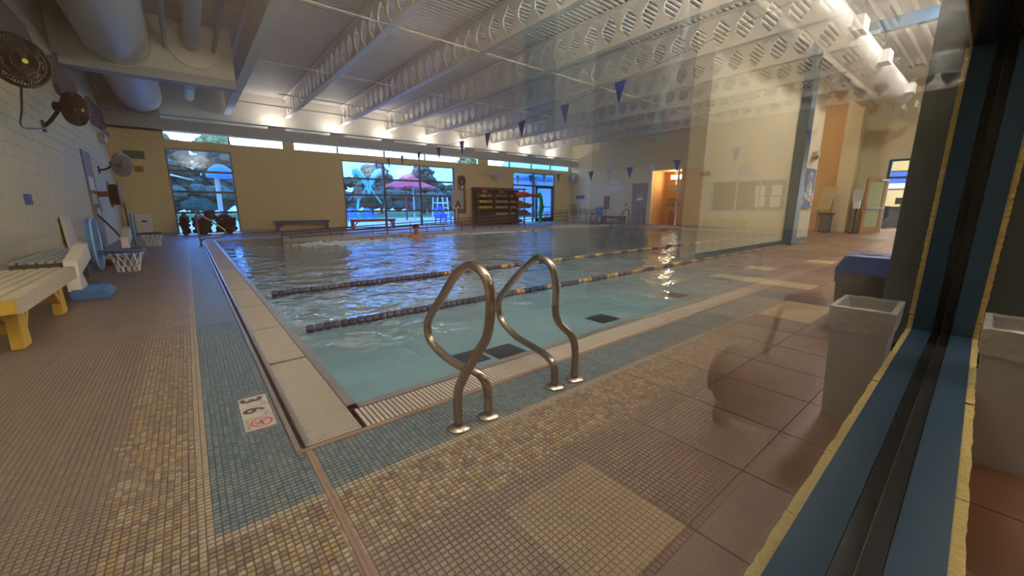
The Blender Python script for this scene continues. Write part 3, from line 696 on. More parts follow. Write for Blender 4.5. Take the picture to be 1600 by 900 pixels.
# ------------------------------------------------------------------ left deck: benches and poolside hoops
def bench(x0, x1, y0, y1, z, leg, slat, lab, ns=6, along='y', thick=.05):
    t_ = thing('bench', lab, 'bench', ((x0 + x1) / 2, (y0 + y1) / 2, 0))
    if along == 'y':
        w_ = (x1 - x0 + .022) / ns
        for i in range(ns): B(x0 + i * w_, x0 + (i + 1) * w_ - .022, y0, y1, z - .028, z).build('slat', slat, t_, bev=.003)
        B(x1 - .005, x1 + .02, y0, y1, z - .13, z - .005).build('apron', slat if slat != 'bench_greywood' else leg, t_); B(x0 + .01, x0 + .035, y0, y1, z - .13, z - .03).build('apron', leg, t_)
        B(x0, x1, y0 + .001, y0 + .03, z - .13, z - .028).build('end_board', leg, t_); B(x0, x1, y1 - .03, y1, z - .13, z - .028).build('end_board', leg, t_)
        for y in (y0 + .32, y1 - .32):
            for x, sx in ((x0 + .06, -1), (x1 - .1, 1)):
                MB().prism([(y - .06, z - .03), (y + .06, z - .03), (y + .1, 0), (y - .1, 0)], x - .035, x + .035, 'x').build('leg', leg, t_, bev=.004)
            B(x0 + .06, x1 - .1, y - .03, y + .03, .12, .2).build('stretcher', leg, t_)
            MB().bar((x1 - .1, y + (.05 if y < (y0 + y1) / 2 else -.05), .12), (x1 - .1, y + (.3 if y < (y0 + y1) / 2 else -.3), z - .08), .06, .06).build('brace', leg, t_)
    else:
        B(x0, x1, y0, y1, z - .05, z).build('seat', slat, t_, bev=.006); B(x0 + .03, x1 - .03, y0 + .01, y0 + .04, z - .12, z - .05).build('apron', leg, t_)
        for x, sg in ((x0 + .1, 1), (x1 - .1, -1)):
            for y in (y0 + .07, y1 - .07): B(x - .04, x + .04, y - .03, y + .03, 0, z - .05).build('leg', leg, t_)
            MB().bar((x, y0 + .05, .12), (x + sg * .28, y0 + .05, z - .07), .05, .05).build('brace', leg, t_)
    return t_
bench(-1.56, -1.06, 4.47, 6.40, .45, 'bench_yellow', 'bench_slat', 'yellow bench with pale slatted seat beside the block wall')
bench(-1.68, -1.25, 7.15, 9.35, .45, 'bench_dark', 'bench_greywood', 'dark bench with bluish grey slats between yellow bench and grey door')
bench(2.95, 5.22, 20.1, 20.5, .45, 'bench_navy', 'bench_navy', 'navy blue bench against the back wall between two windows', along='x')
bench(6.22, 8.5, 20.1, 20.5, .45, 'bench_red', 'bench_red', 'red bench in front of the wide window', along='x')
def ybench(y0, y1, z, m_, lab):
    t_ = thing('bench', lab, 'bench', (21.9, (y0 + y1) / 2, 0)); B(21.7, 22.15, y0, y1, z - .06, z).build('seat', m_, t_, bev=.006); B(21.72, 21.76, y0 + .03, y1 - .03, z - .14, z - .06).build('apron', m_, t_)
    for y, sg in ((y0 + .1, 1), (y1 - .1, -1)):
        for x in (21.75, 22.1): B(x - .03, x + .03, y - .05, y + .05, 0, z - .06).build('leg', m_, t_)
        MB().bar((21.75, y, .12), (21.75, y + sg * .28, z - .08), .05, .05).build('brace', m_, t_)
ybench(8.15, 10.25, .38, 'bench_lemon', 'pale yellow bench under the office window'); ybench(15.4, 17.2, .45, 'wood_brown', 'brown bench beside the mauve door on the right wall')
def hoop(x, y, lab, s=1.0):
    t_ = thing('poolside_hoop', lab, 'basketball hoop', (x, y, 0))
    MB().prism([(x - .13, 0), (x + .20, 0), (x + .23, .05), (x + .16, .12), (x - .1, .13), (x - .13, .1)], y - 1.22, y - .76, 'y').build('base', 'hoop_blue', t_, bev=.02)
    q = MB(); q.prism([(y - 1.18, .11), (y - .78, .11), (y - .95, .30), (y - .3, .40), (y - .05, .44), (y - .05, .64), (y - .5, .60), (y - 1.12, .47)], x - .14, x - .022, 'x'); q.build('mast', 'off_white', t_, bev=.012)
    pts = [(y + .30 * math.copysign(abs(math.cos(a)) ** .75, math.cos(a)), .58 + .36 * math.copysign(abs(math.sin(a)) ** .75, math.sin(a))) for a in [2 * math.pi * k / 28 for k in range(28)]]
    bk = MB().prism(pts, x - .02, x + .025, 'x').build('backboard', 'hoop_blue', t_)
    MB().tube([(x + .03, a, b_) for a, b_ in pts], .013, 6, closed=True).build('edging', 'hoop_edge', bk)
    c_ = Vector((x + .30, y - .02, .47)); ring = [c_ + Vector((.2 * math.cos(a), .2 * math.sin(a), 0)) for a in [2 * math.pi * k / 20 for k in range(20)]]
    rm = MB().tube(ring, .022, 8, closed=True).build('rim', 'hoop_rim', t_); MB().bar((x + .02, y - .02, .46), (x + .12, y - .02, .46), .12, .06).build('bracket', 'hoop_rim', t_)
    nn = MB()
    for k in range(12):
        a, a2 = 2 * math.pi * k / 12, 2 * math.pi * (k + 1.5) / 12
        for s1, s2 in ((a, a2), (a2, a)): nn.tube([c_ + Vector((.2 * math.cos(s1), .2 * math.sin(s1), 0)), c_ + Vector((.12 * math.cos(s2), .12 * math.sin(s2), -.3))], .004, 4)
    nn.build('net', 'net', rm)
hoop(-1.06, 7.95, 'blue poolside basketball hoop with white net, beside the slatted benches')
hoop(-1.0, 12.6, 'blue poolside basketball hoop with white net, beside the hose reel')
# wall fans, panels and fittings on the left wall
def wall_fan(x, y, z, r, lab, face, m_='black_plastic', dot=True, wall=None):
    """face: unit vector the fan blows to"""
    t_ = thing('wall_fan', lab, 'fan', (x, y, z - r)); f_ = Vector(face).normalized(); u = Vector((0, 0, 1)); w_ = f_.cross(u).normalized(); u = w_.cross(f_); C_ = Vector((x, y, z))
    g = MB()
    for rr, off in ((r, 0), (r * .97, .05), (r * .97, -.05), (r * .72, .085), (r * .45, .1), (r * .72, -.085), (r * .4, -.1)):
        g.tube([C_ + f_ * off + (w_ * math.cos(a) + u * math.sin(a)) * rr for a in [2 * math.pi * k / 26 for k in range(26)]], .010 if rr < r else .02, 5, closed=True)
    for k in range(54):
        a = 2 * math.pi * k / 54; d = w_ * math.cos(a) + u * math.sin(a)
        for sg in (1, -1): g.tube([C_ + f_ * sg * .1 + d * r * .1, C_ + f_ * sg * .09 + d * r * .6, C_ + f_ * sg * .05 + d * r * .95], .005, 4)
    g.build('cage', m_, t_)
    bl = MB()
    for k in range(3):
        a0 = 2.1 * k; P = []
        for da, rr, o in ((0, .12, -.02), (.15, .9, -.03), (1.5, .9, .03), (1.7, .15, .02)):
            P.append(C_ + f_ * o + (w_ * math.cos(a0 + da) + u * math.sin(a0 + da)) * r * rr)
        bl.add(P + [p + f_ * .008 for p in P], [(0, 1, 2, 3), (7, 6, 5, 4), (0, 4, 5, 1), (1, 5, 6, 2), (2, 6, 7, 3), (3, 7, 4, 0)])
    bl.build('blades', m_ if m_ != 'off_white' else 'soffit_grey', t_)
    MB().tube([C_ - f_ * .28, C_ - f_ * .08], .085, 14).build('motor', m_ if m_ == 'black_plastic' else 'black_plastic', t_, smooth=True)
    if dot: MB().tube([C_ + f_ * .1, C_ + f_ * .115], r * .1, 14).build('badge', 'lime', t_)
    if wall: MB().tube(smooth_path([C_ - f_ * .2, (C_ - f_ * .25).lerp(Vector(wall), .5) + Vector((0, 0, -.06)), Vector(wall)], 4), .03, 8).build('bracket', 'black_plastic', t_); MB().box(wall[0] - .02, wall[0] + .02, wall[1] - .07, wall[1] + .07, wall[2] - .1, wall[2] + .1).build('wall_plate', 'black_plastic', t_)
    return t_
wall_fan(-1.35, 7.85, 2.83, .285, 'large black wall fan with lime badge, under first grey panel on block wall', (.62, -.78, -.1), wall=(LX + .02, 8.1, 2.7))
wall_fan(-1.35, 11.1, 2.85, .28, 'black wall fan on bracket under second grey panel of block wall', (.9, -.35, -.1), wall=(LX + .02, 11.5, 2.55))
wall_fan(-1.32, 16.9, 2.31, .33, 'shiny grey wall fan below the emergency light on block wall', (.8, -.5, -.1), 'steel_strip', False, wall=(LX + .02, 17.1, 2.15))
wall_fan(15.4, 20.25, 2.98, .34, 'white wall fan mounted above the equipment rack', (-.2, -1, -.1), 'off_white', False, wall=(15.4, BY - .03, 2.9))
wall_fan(21.9, 19.9, 3.02, .40, 'grey wall fan in the corner beside the glazed exit door', (-.6, -.8, -.1), 'steel_strip', False, wall=(RX - .03, 20.1, 2.95))
tag(MB().tube(smooth_path([(-1.38, 7.9, 2.57), (-1.55, 8.6, 2.38), (-1.80, 9.8, 2.30), (-1.83, 11.4, 2.50)], 6), .012, 6).build('fan_cable', 'black_plastic'), 'black cable sagging between two fans on block wall', 'cable')
for i, (y0, y1, lab) in enumerate(((9.2, 11.7, 'first grey acoustic panel above the large black fan'), (13.2, 15.6, 'second grey acoustic panel above the bracket fan'), (17.3, 19.85, 'third grey acoustic panel near the back corner'))):
    pn = [(y0, 4.22), (y1 - .25, 4.22), (y1, 4.05), (y1, 3.62), (y0 + .2, 3.50), (y0, 3.66)]
    tag(MB().prism(pn, LX + .005, LX + .09, 'x').build('acoustic_panel', 'panel_grey', bev=.01), lab, 'panel')
dr = struct(B(LX - .002, LX + .03, 14.75, 15.9, 0, 2.5).build('door_1', 'door_grey'))
B(LX + .03, LX + .035, 14.95, 15.65, 1.5, 1.85).build('notice_sheet', 'paper', dr); B(LX + .03, LX + .035, 14.95, 15.65, 1.15, 1.42).build('notice_sheet', 'paper', dr); B(LX + .03, LX + .035, 15.3, 15.7, .8, 1.05).build('notice_sheet', 'paper', dr); B(LX + .03, LX + .07, 15.7, 15.78, .95, 1.1).build('handle', 'steel_strip', dr)
tag(B(LX, LX + .05, 9.3, 9.5, 1.12, 1.28).build('switch_box', 'sign_blue', bev=.006), 'small dark blue switch box on the block wall above bench', 'switch box')
em = thing('emergency_light', 'grey emergency light with two lamp heads high on block wall', 'emergency light', (LX + .1, 18.6, 3.2))
B(LX, LX + .16, 18.3, 18.9, 3.1, 3.35).build('housing', 'can_grey', em, bev=.01)
for y in (18.3, 18.85): MB().lathe((LX + .15, y, 3.42), [(.04, 0), (.09, .05), (.1, .12), (.02, .13)], 12, 'x').build('lamp_head', 'can_grey', em)
hr = thing('hose_reel', 'brown wall hose reel with black hose between grey fan and hoop', 'hose reel', (-1.6, 15.7, 1.05))
for dx in (-.1, .1): MB().lathe((-1.5 + dx, 15.9, 1.42), [(.03, -.012), (.36, -.01), (.36, .01), (.03, .012)], 24, 'x').build('flange', 'wood_brown', hr)
MB().lathe((-1.5, 15.9, 1.42), [(.27, -.09), (.29, 0), (.27, .09)], 24, 'x').build('hose_coil', 'black_plastic', hr, smooth=True); B(LX + .008, -1.6, 15.82, 15.98, 1.35, 1.5).build('wall_arm', 'wood_brown', hr)
MB().tube(smooth_path([(-1.42, 16.2, 1.42), (-1.38, 16.25, .95), (-1.4, 16.2, .35), (-1.5, 15.9, .05)], 5), .02, 6).build('hose_end', 'black_plastic', hr)
tag(B(-1.52, -.95, BY - .06, BY - .01, 2.82, 3.1).build('exit_sign', 'exit_green'), 'small green exit sign on back wall in the block wall corner', 'sign')
tag(B(-1.3, -1.05, BY - .05, BY, 2.35, 2.55).build('alarm_box', 'wood_brown', bev=.01), 'small dark brown alarm box below the green sign', 'alarm box')
bx = thing('storage_bin', 'white storage bin with black handle slot in the back corner', 'bin', (-1.25, 20.2, 0))
B(-1.5, -1.05, 20.0, 20.5, 0, .82).build('body', 'off_white', bx, bev=.03); B(-1.34, -1.18, 19.985, 20.0, .52, .58).build('handle_slot', 'black_plastic', bx)
tag(MB().add([(-1.80, 11.0, 0), (-1.80, 11.7, 0), (LX + .03, 11.7, .9), (LX + .03, 11.0, .9), (-1.77, 11.0, 0), (-1.77, 11.7, 0), (LX + .06, 11.7, .9), (LX + .06, 11.0, .9)], [(0, 1, 2, 3), (7, 6, 5, 4), (0, 4, 5, 1), (1, 5, 6, 2), (2, 6, 7, 3), (3, 7, 4, 0)]).build('leaning_board', 'off_white'), 'white board leaning on block wall behind the hoop', 'board')
tag(MB().tube(smooth_path([(-1.6, 13.2, .9), (-1.45, 13.9, .5), (-1.3, 14.3, .05)], 4), .02, 6).build('brush_pole', 'black_plastic'), 'short dark pole leaning near the hose reel', 'pole')
tg = thing('gym_bag', 'black bag lying on deck under the far hoop', 'bag', (-1.3, 10.5, 0)); MB().blob((-1.3, 10.5, .15), .25, .34, .16, 2, .08).build('bag_body', 'bag_black', tg); MB().tube(arc((-1.3, 10.5, .26), .14, 10, 170, 8, 'yz'), .012, 5).build('strap', 'bag_black', tg)
# mesh bags and cart by the first window
for i, (x, y, z, rx, rz, lab) in enumerate(((-.12, 20.1, .46, .15, .52, 'narrow tall dark mesh bag at the edge of the first window'), (.42, 20.05, .42, .33, .42, 'round dark mesh bag full of balls in front of first window'), (.70, 20.38, .86, .16, .26, 'small dark mesh bag heaped behind two round ones'), (1.2, 20.05, .46, .38, .46, 'largest dark mesh bag beside the far grab rail'))):
    z = z - .07 if i != 2 else z - .12
    t_ = thing('mesh_bag', lab, 'mesh bag', (x, y, 0)); MB().blob((x, y, z), rx * .92, .26, rz * .94, 2, .12).build('bag_body', 'mesh_black', t_)
    bl = MB()
    for k in range(34):
        a, b_ = rng.uniform(-1.2, 1.2), rng.uniform(-.8, .8); bl.blob((x + rx * .9 * math.sin(a), y - .27 * math.cos(a) * math.cos(b_), z + rz * .85 * math.sin(b_)), .075, .06, .075, 1)
    bl.build('balls', 'mesh_black', t_)

# ------------------------------------------------------------------ back wall: board, sign, equipment rack
sb = thing('rescue_board', 'tall brown wooden rescue board hanging on back wall', 'rescue board', (12.9, 20.5, .65)); MB().prism([(12.62, .65), (13.17, .65), (13.13, 2.8), (13.0, 2.87), (12.75, 2.87), (12.62, 2.8)], BY - .05, BY - .01, 'y').build('board', 'wood_brown', sb)
MB().tube([(12.88 + .17 * math.cos(a), BY - .1, 2.55 + .2 * math.sin(a)) for a in [2 * math.pi * k / 20 for k in range(20)]], .06, 8, closed=True).build('head_block', 'float_navy', sb, smooth=True); B(12.84, 12.92, BY - .12, BY - .06, 2.1, 2.5).build('strap', 'paper', sb)
sg_ = thing('stand_sign', 'grey board on black stand with letter A beside the wide window', 'sign', (12.2, 19.8, 0)); B(11.75, 12.5, 19.8, 19.84, .95, 1.98).build('board', 'can_grey', sg_, bev=.01); MB().tube([(12.15, 19.86, 0), (12.15, 19.86, 1.2)], .025, 8).build('post', 'black_plastic', sg_)
MB().lathe((12.15, 19.86, 0), [(.22, 0), (.22, .02), (.03, .05)], 16).build('foot', 'black_plastic', sg_); MB().text('A', (12.13, 19.797, 1.05), (1, 0, 0), (0, 0, 1), .5, .02, 'CENTER').build('letter', 'black_frame', sg_)
rk = thing('equipment_rack', 'dark rack with shelves of swim equipment against back wall', 'rack', (15.4, 20.2, 0))
for x in (13.6, 14.8, 16.0, 17.2):
    for y in (19.85, 20.45): B(x - .03, x + .03, y - .03, y + .03, 0, 2.15).build('post', 'bench_dark', rk)
B(13.5, 17.3, 19.78, 20.5, 2.12, 2.2).build('top', 'blue_paint', rk)
SHZ = (.12, .55, .95, 1.3, 1.65)
for z in SHZ + (1.88,): B(13.6, 17.2, 19.85, 20.45, z - .03, z).build('shelf', 'bench_dark', rk)
B(13.6, 17.2, 20.45, 20.48, 0, 2.1).build('back_panel', 'black_plastic', rk)
dbm = {}
for c_ in ('foam_yellow', 'can_grey', 'foam_blue', 'float_navy', 'foam_red', 'wood_brown'):
    q = MB(); q.lathe((0, 0, 0), [(.02, -.13), (.075, -.125), (.075, -.05), (.02, -.045), (.02, .045), (.075, .05), (.075, .125), (.02, .13)], 10, 'y'); dbm[c_] = q.mesh('foam_dumbbell', c_)
nm = {'foam_yellow': 'yellow', 'can_grey': 'grey', 'foam_blue': 'light blue', 'float_navy': 'navy'}
for zi, z in enumerate(SHZ):
    for k in range(17):
        x = 13.78 + k * .205
        if min(abs(x - q) for q in (14.8, 16.0)) < .09: continue
        c_ = 'float_navy' if zi < 2 else 'can_grey'
        if zi in (2, 3) and x < 14.75: c_ = 'foam_yellow'
        if zi == 4: c_ = 'foam_blue' if 14.9 < x < 16 else 'can_grey'
        if zi == 1 and x > 15: c_ = 'can_grey'
        o = bpy.data.objects.new('foam_dumbbell', dbm[c_]); COL.objects.link(o); o.location = (x, 20.05, z + .076)
        lv = ('bottom', 'second', 'middle', 'fourth', 'top')[zi]
        tag(o, '%s foam dumbbell on the %s shelf of the equipment rack' % (nm[c_], lv), 'dumbbell', '%s dumbbells on the %s shelf' % (nm[c_], lv))
for i, x in enumerate((14.1, 15.4)): tag(B(x - .17, x + .17, 19.9, 20.2, 1.88, 2.06).build('small_bin', 'foam_red', bev=.02), 'small red bin near the top of the equipment rack', 'bin', 'red bins on the rack')
tag(MB().tube(smooth_path([(16.3, 19.7, 1.75), (16.8, 19.65, 1.85), (17.4, 19.6, 1.80), (18.1, 19.6, 1.78)], 5), [.16] * 10 + [.1] * 6, 10).build('rescue_tube', 'foam_red', smooth=True), 'red rescue tube sticking out over the end of the rack', 'rescue tube')
tag(MB().prism([(16.5, 1.05), (17.5, .95), (17.75, 1.2), (16.5, 1.45)], 19.6, 19.8, 'y').build('equipment_crate', 'wood_brown', bev=.02), 'dark crate hanging at the end of rack below red tube', 'crate')
tag(MB().prism([(16.4, .5), (17.7, .5), (17.2, .85), (16.4, .9)], 19.6, 19.8, 'y').build('equipment_bag', 'bench_dark', bev=.02), 'dark equipment bag low at the end of rack', 'bag')
nd = thing('foam_figure', 'tall bright green foam figure standing before the glazed exit door', 'foam figure', (18.75, 19.9, 0))
MB().tube(smooth_path([(18.75, 19.9, .0), (18.7, 19.9, .6), (18.78, 19.9, 1.2), (18.7, 19.9, 1.75)], 5), .13, 10).build('stem', 'foam_green', nd, smooth=True); MB().blob((18.6, 19.9, 1.8), .19, .12, .22, 2).build('bulge', 'foam_green', nd, smooth=True); MB().blob((18.84, 19.9, .9), .16, .12, .2, 2).build('bulge', 'foam_green', nd, smooth=True); B(18.72, 18.9, 19.76, 19.8, .95, 1.15).build('patch', 'wood_brown', nd)
# right wall fittings
dr = struct(B(RX - .03, RX + .02, 14.1, 15.22, 0, 2.5).build('door_2', 'door_mauve'))
B(RX - .035, RX - .03, 14.45, 14.85, 1.65, 1.8).build('notice_sheet', 'tile_ochre', dr); B(RX - .035, RX - .03, 14.45, 14.85, 1.45, 1.6).build('notice_sheet', 'paper', dr); B(RX - .08, RX - .03, 14.2, 14.28, 1.0, 1.12).build('handle', 'steel_strip', dr)
for a, b_ in ((14.0, 14.1), (15.22, 15.32)): struct(B(RX - .05, RX + .02, a, b_, 0, 2.6).build('trim_6', 'cream_wall'))
ck = thing('wall_clock', 'round white pace clock above the office window', 'clock', (RX, 8.65, 2.9)); MB().lathe((RX - .06, 8.65, 2.9), [(.30, 0), (.33, 0), (.33, .06), (.30, .06)], 32, 'x').build('rim', 'soffit_grey', ck); MB().lathe((RX - .05, 8.65, 2.9), [(.0, 0), (.31, 0), (.31, .05), (0, .05)], 32, 'x').build('dial', 'paper', ck)
MB().bar((RX - .056, 8.65, 2.9), (RX - .056, 8.80, 3.0), .02, .004).build('hand', 'black_plastic', ck); MB().bar((RX - .056, 8.65, 2.9), (RX - .056, 8.58, 3.12), .015, .004).build('hand', 'foam_red', ck)
em = thing('emergency_light', 'grey emergency light with two heads beside clock on right wall', 'emergency light', (RX, 10.6, 2.7)); B(RX - .12, RX, 10.35, 10.9, 2.7, 2.95).build('housing', 'wood_brown', em)
for y in (10.4, 10.85): MB().lathe((RX - .12, y, 3.0), [(.03, 0), (.09, .04), (.09, .1), (.02, .1)], 12, 'x').build('lamp_head', 'can_grey', em)
tag(B(RX - .03, RX, 19.2, 20.0, 1.62, 1.86).build('pool_sign', 'sign_blue'), 'small blue sign on right wall near the corner fan', 'sign')
tag(B(RX - .04, RX, 17.0, 17.45, .9, 1.75).build('notice_board', 'wood_brown'), 'narrow brown notice board on right wall beside wheelchair', 'notice board')
tag(B(RX - .03, RX, 16.2, 16.9, 2.55, 2.85).build('rules_sign', 'off_white'), 'white rules sign high on right wall near mauve door', 'sign')
tag(B(RX - .03, RX, 15.9, 17.1, 2.1, 2.4).build('rules_sign', 'off_white'), 'wide pale sign below the white rules sign', 'sign')
tag(B(RX - .03, RX, 15.6, 15.72, 1.1, 1.3).build('switch_plate', 'door_grey'), 'small dark switch plate left beside the mauve door', 'switch')
sc = thing('recess_wall_light', 'bright bar light fixed high on the orange recess wall', 'light', (RX + 1.55, 13.0, 2.75)); B(RX + 1.45, RX + 1.6, 12.5, 13.5, 2.72, 3.0).build('housing', 'off_white', sc); B(RX + 1.42, RX + 1.45, 12.55, 13.45, 2.74, 2.98).build('tube', 'lamp_white', sc)
lamp(sc, (RX + 1.36, 13.0, 2.86), 'AREA', 45, (1, .76, .42), .9, (0, math.radians(90), 0), .25)
tag(B(RX + 1.55, RX + 1.6, 12.3, 13.6, 2.0, 2.4).build('recess_picture', 'soffit_grey'), 'wide framed picture under the bar light in recess', 'picture')
for r in range(2):
    for k in range(7): tag(B(RX + 1.52, RX + 1.6, 12.35 + k * .2 + r * .1, 12.42 + k * .2 + r * .1, 1.42 - r * .32, 1.58 - r * .32).build('coat_hook', 'door_grey'), 'dark coat hook on the orange recess wall', 'hook', 'coat hooks in the recess')
tk = thing('fire_extinguisher', 'dark red fire extinguisher standing in the orange recess', 'fire extinguisher', (22.3, 12.35, 0)); MB().lathe((22.25, 12.35, 0), [(.13, 0), (.14, .05), (.14, .55), (.08, .66), (.03, .7), (.03, .78)], 16).build('tank', 'red_tank', tk, smooth=True); B(22.2, 22.3, 12.3, 12.45, .76, .82).build('valve', 'black_plastic', tk)
tag(MB().tube([(22.2, 12.08, 0), (22.2, 12.08, 3.19)], .06, 10).build('recess_post', 'off_white'), 'slim white post at the edge of the orange recess', 'post')
wc = thing('pool_wheelchair', 'grey pool wheelchair parked beside the stair handrails', 'wheelchair', (21.0, 16.9, 0))
for y in (16.6, 17.2): MB().tube([(21 + .28 * math.cos(a), y, .3 + .28 * math.sin(a)) for a in [2 * math.pi * k / 20 for k in range(20)]], .025, 6, closed=True).build('wheel', 'black_plastic', wc)
B(20.7, 21.2, 16.65, 17.15, .45, .52).build('seat', 'soffit_grey', wc, bev=.02); B(21.15, 21.25, 16.65, 17.15, .5, 1.05).build('backrest', 'foam_blue', wc, bev=.02); B(20.4, 20.6, 16.7, 17.1, .1, .14).build('footrest', 'off_white', wc)
for y in (16.65, 17.15): MB().tube([(20.5, y, .12), (20.72, y, .5), (20.72, y, .72), (21.2, y, .75)], .018, 6).build('arm', 'steel_strip', wc)
wr = thing('floor_hose_reel', 'large grey hose reel on frame in corner by the exit door', 'hose reel', (21.3, 19.2, 0))
for y in (19.05, 19.35): MB().tube([(21.3 + .5 * math.cos(a), y, .72 + .5 * math.sin(a)) for a in [2 * math.pi * k / 24 for k in range(24)]], .035, 6, closed=True).build('wheel', 'panel_grey', wr)
MB().lathe((21.3, 19.05, .72), [(.3, 0), (.34, .15), (.3, .3)], 20, 'y').build('coil', 'panel_grey', wr); 
for x in (20.95, 21.65): MB().tube([(x, 19.2, 0), (21.3, 19.2, .72)], .03, 6).build('leg', 'off_white', wr)

# ------------------------------------------------------------------ canister on the deck right behind the pane
vc = thing('canister_cleaner', 'brown drum canister cleaner on deck behind the pane with upright wand', 'canister cleaner', (2.0, .6, 0))
MB().lathe((2.02, .40, .27), [(.10, 0), (.145, .02), (.15, .05), (.15, .33), (.145, .36), (.11, .38), (.11, .40), (.0, .405)], 28, 'y').build('drum', 'brown_canister', vc, smooth=True)
for y in (.47, .72): MB().lathe((2.02, y, .27), [(.152, -.015), (.156, 0), (.152, .015)], 28, 'y').build('band', 'canister_band', vc, smooth=True)
for y in (.50, .74): MB().lathe((2.0, y, .085), [(.03, -.02), (.085, -.02), (.085, .02), (.03, .02)], 18, 'y').build('wheel', 'canister_band', vc)
B(1.94, 2.10, .44, .76, .08, .14).build('chassis', 'canister_band', vc, bev=.01)
MB().tube(smooth_path([(2.02, .60, .40), (2.06, .585, .55), (2.09, .575, .64), (2.2, .54, .70)], 4), .012, 8).build('wand', 'brown_canister', vc)
MB().prism([(.42, .655), (.58, .63), (.57, .70), (.46, .735)], 2.08, 2.16, 'x').build('wand_head', 'brown_canister', vc, bev=.01)

# ------------------------------------------------------------------ outdoors behind the windows
struct(B(-30, 70, BY + .25, 80, -.3, -.02).build('ground_patio', 'concrete_out')); stuff(tag(B(-30, 70, 36, 80, -.1, .0).build('lawn', 'grass'), 'green lawn beyond the patio fence', 'lawn'))
def tree(x, y, h, r, m_, lab):
    t_ = thing('tree', lab, 'tree', (x, y, 0), 'trees beyond the patio'); MB().tube([(x, y, .03), (x + .2, y, h * .55)], [.28, .16], 8).build('trunk', 'bark', t_)
    cr = MB()
    for k in range(240):
        a = rng.uniform(0, 6.28); q = rng.random() ** .5; zz = rng.uniform(-1, 1); ww = math.sqrt(max(0, 1 - zz * zz)) * q
        p = Vector((x + r * ww * math.cos(a), y + r * ww * math.sin(a) * .7, h * .62 + zz * h * .40)); s_ = rng.uniform(.3, .6) * r / 2.3
        cr.blob(p, s_, s_, s_ * .8, 1, .3)
    cr.build('crown', m_, t_)
for i, (x, h, r) in enumerate(((-6, 8.0, 2.6), (-1.2, 8.0, 2.5), (3.0, 7.8, 2.2), (7, 6.8, 2.1), (11, 6.2, 2.0), (14.6, 5.4, 1.9), (18.2, 5.8, 1.8), (21.6, 6.6, 1.8), (25.5, 6.4, 2.1), (29.2, 5.4, 1.7), (33, 8.4, 2.1), (37.2, 8.2, 2.2), (42, 7.6, 2.4), (47, 8, 2.6), (52.4, 8, 2.6))):
    tree(x, 50.5 + (i % 2) * 5.5, h, r, 'foliage' if i % 3 else 'foliage_pale', 'leafy dark green tree beyond the patio fence' if i % 3 else 'leafy paler green tree beyond the patio fence')
stuff(tag(B(-30, 70, 55, 56, 0, 3.2).build('hedge', 'foliage'), 'dark hedge closing the lawn behind the trees', 'hedge')) if False else None
hg = MB()
for k in range(260): hg.blob((-25 + k * .36 + rng.uniform(-.3, .3), 46 + rng.uniform(-.5, .5), rng.uniform(1.0, 2.6)), rng.uniform(.6, 1.1), .8, rng.uniform(.5, .75), 1, .25)
stuff(tag(hg.build('hedge', 'foliage'), 'long dark hedge along the lawn behind fence', 'hedge'))
wd = MB()
for k in range(520): wd.blob((-40 + rng.uniform(0, 125), 62 + rng.uniform(-2, 2), rng.uniform(.9, 4.6)), rng.uniform(.8, 1.6), 1.0, rng.uniform(.6, .85), 1, .25)
stuff(tag(wd.build('woodland_edge', 'foliage'), 'dense dark woodland edge far behind the single trees', 'woodland'))
fn = thing('patio_fence', 'black picket fence between the patio and the lawn', 'fence', (10, 35.8, 0)); q = MB(); 
for k in range(420): q.box(-10 + k * .14, -9.98 + k * .14, 35.79, 35.81, .0, 1.35)
stuff(q.build('pickets', 'black_plastic', fn)); 
for z in (.15, 1.25): B(-10, 48.8, 35.78, 35.82, z - .02, z + .02).build('rail', 'black_plastic', fn)
um = thing('patio_umbrella', 'large red patio umbrella on a pole outside', 'umbrella', (13.9, 30, 0)); u = MB(); n_ = 16; rim = []
for k in range(n_):
    a = 2 * math.pi * k / n_; rr = 2.3 if k % 2 == 0 else 2.05; rim.append((13.9 + rr * math.cos(a), 30 + rr * math.sin(a), 2.45 if k % 2 == 0 else 2.58))
mid = [(13.9 + .9 * math.cos(2 * math.pi * k / n_), 30 + .9 * math.sin(2 * math.pi * k / n_), 3.05) for k in range(n_)]
top = [(13.9 + .35 * math.cos(2 * math.pi * k / n_), 30 + .35 * math.sin(2 * math.pi * k / n_), 3.5) for k in range(n_)]
u.add(rim + mid + top + [(13.9, 30, 3.62)], [(k, (k + 1) % n_, n_ + (k + 1) % n_, n_ + k) for k in range(n_)] + [(n_ + k, n_ + (k + 1) % n_, 2 * n_ + (k + 1) % n_, 2 * n_ + k) for k in range(n_)] + [(2 * n_ + k, 2 * n_ + (k + 1) % n_, 3 * n_) for k in range(n_)])
u.build('canopy', 'umbrella_red', um); MB().tube([(13.6, 30, 0), (13.6, 30, 3.4)], .07, 10).build('pole', 'bench_red', um); MB().tube([(14.5, 30.5, 0), (14.5, 30.5, 2.6)], .06, 8).build('pole', 'off_white', um)
pm = thing('palm_spray_feature', 'turquoise palm shaped water spray feature outside', 'water feature', (10.7, 30, 0))
for sg, x1, z1 in ((-1, 9.6, 3.3), (1, 12.1, 3.55)):
    MB().tube(smooth_path([(10.7, 30, 2.0), (10.7 + sg * .3, 30, 3.0), (10.7 + sg * .8, 30, 3.6), (x1, 30, z1)], 5), [.08] * 4 + [.2] * 5 + [.22] * 4 + [.12] * 3, 8).build('leaf', 'turquoise', pm, smooth=True)
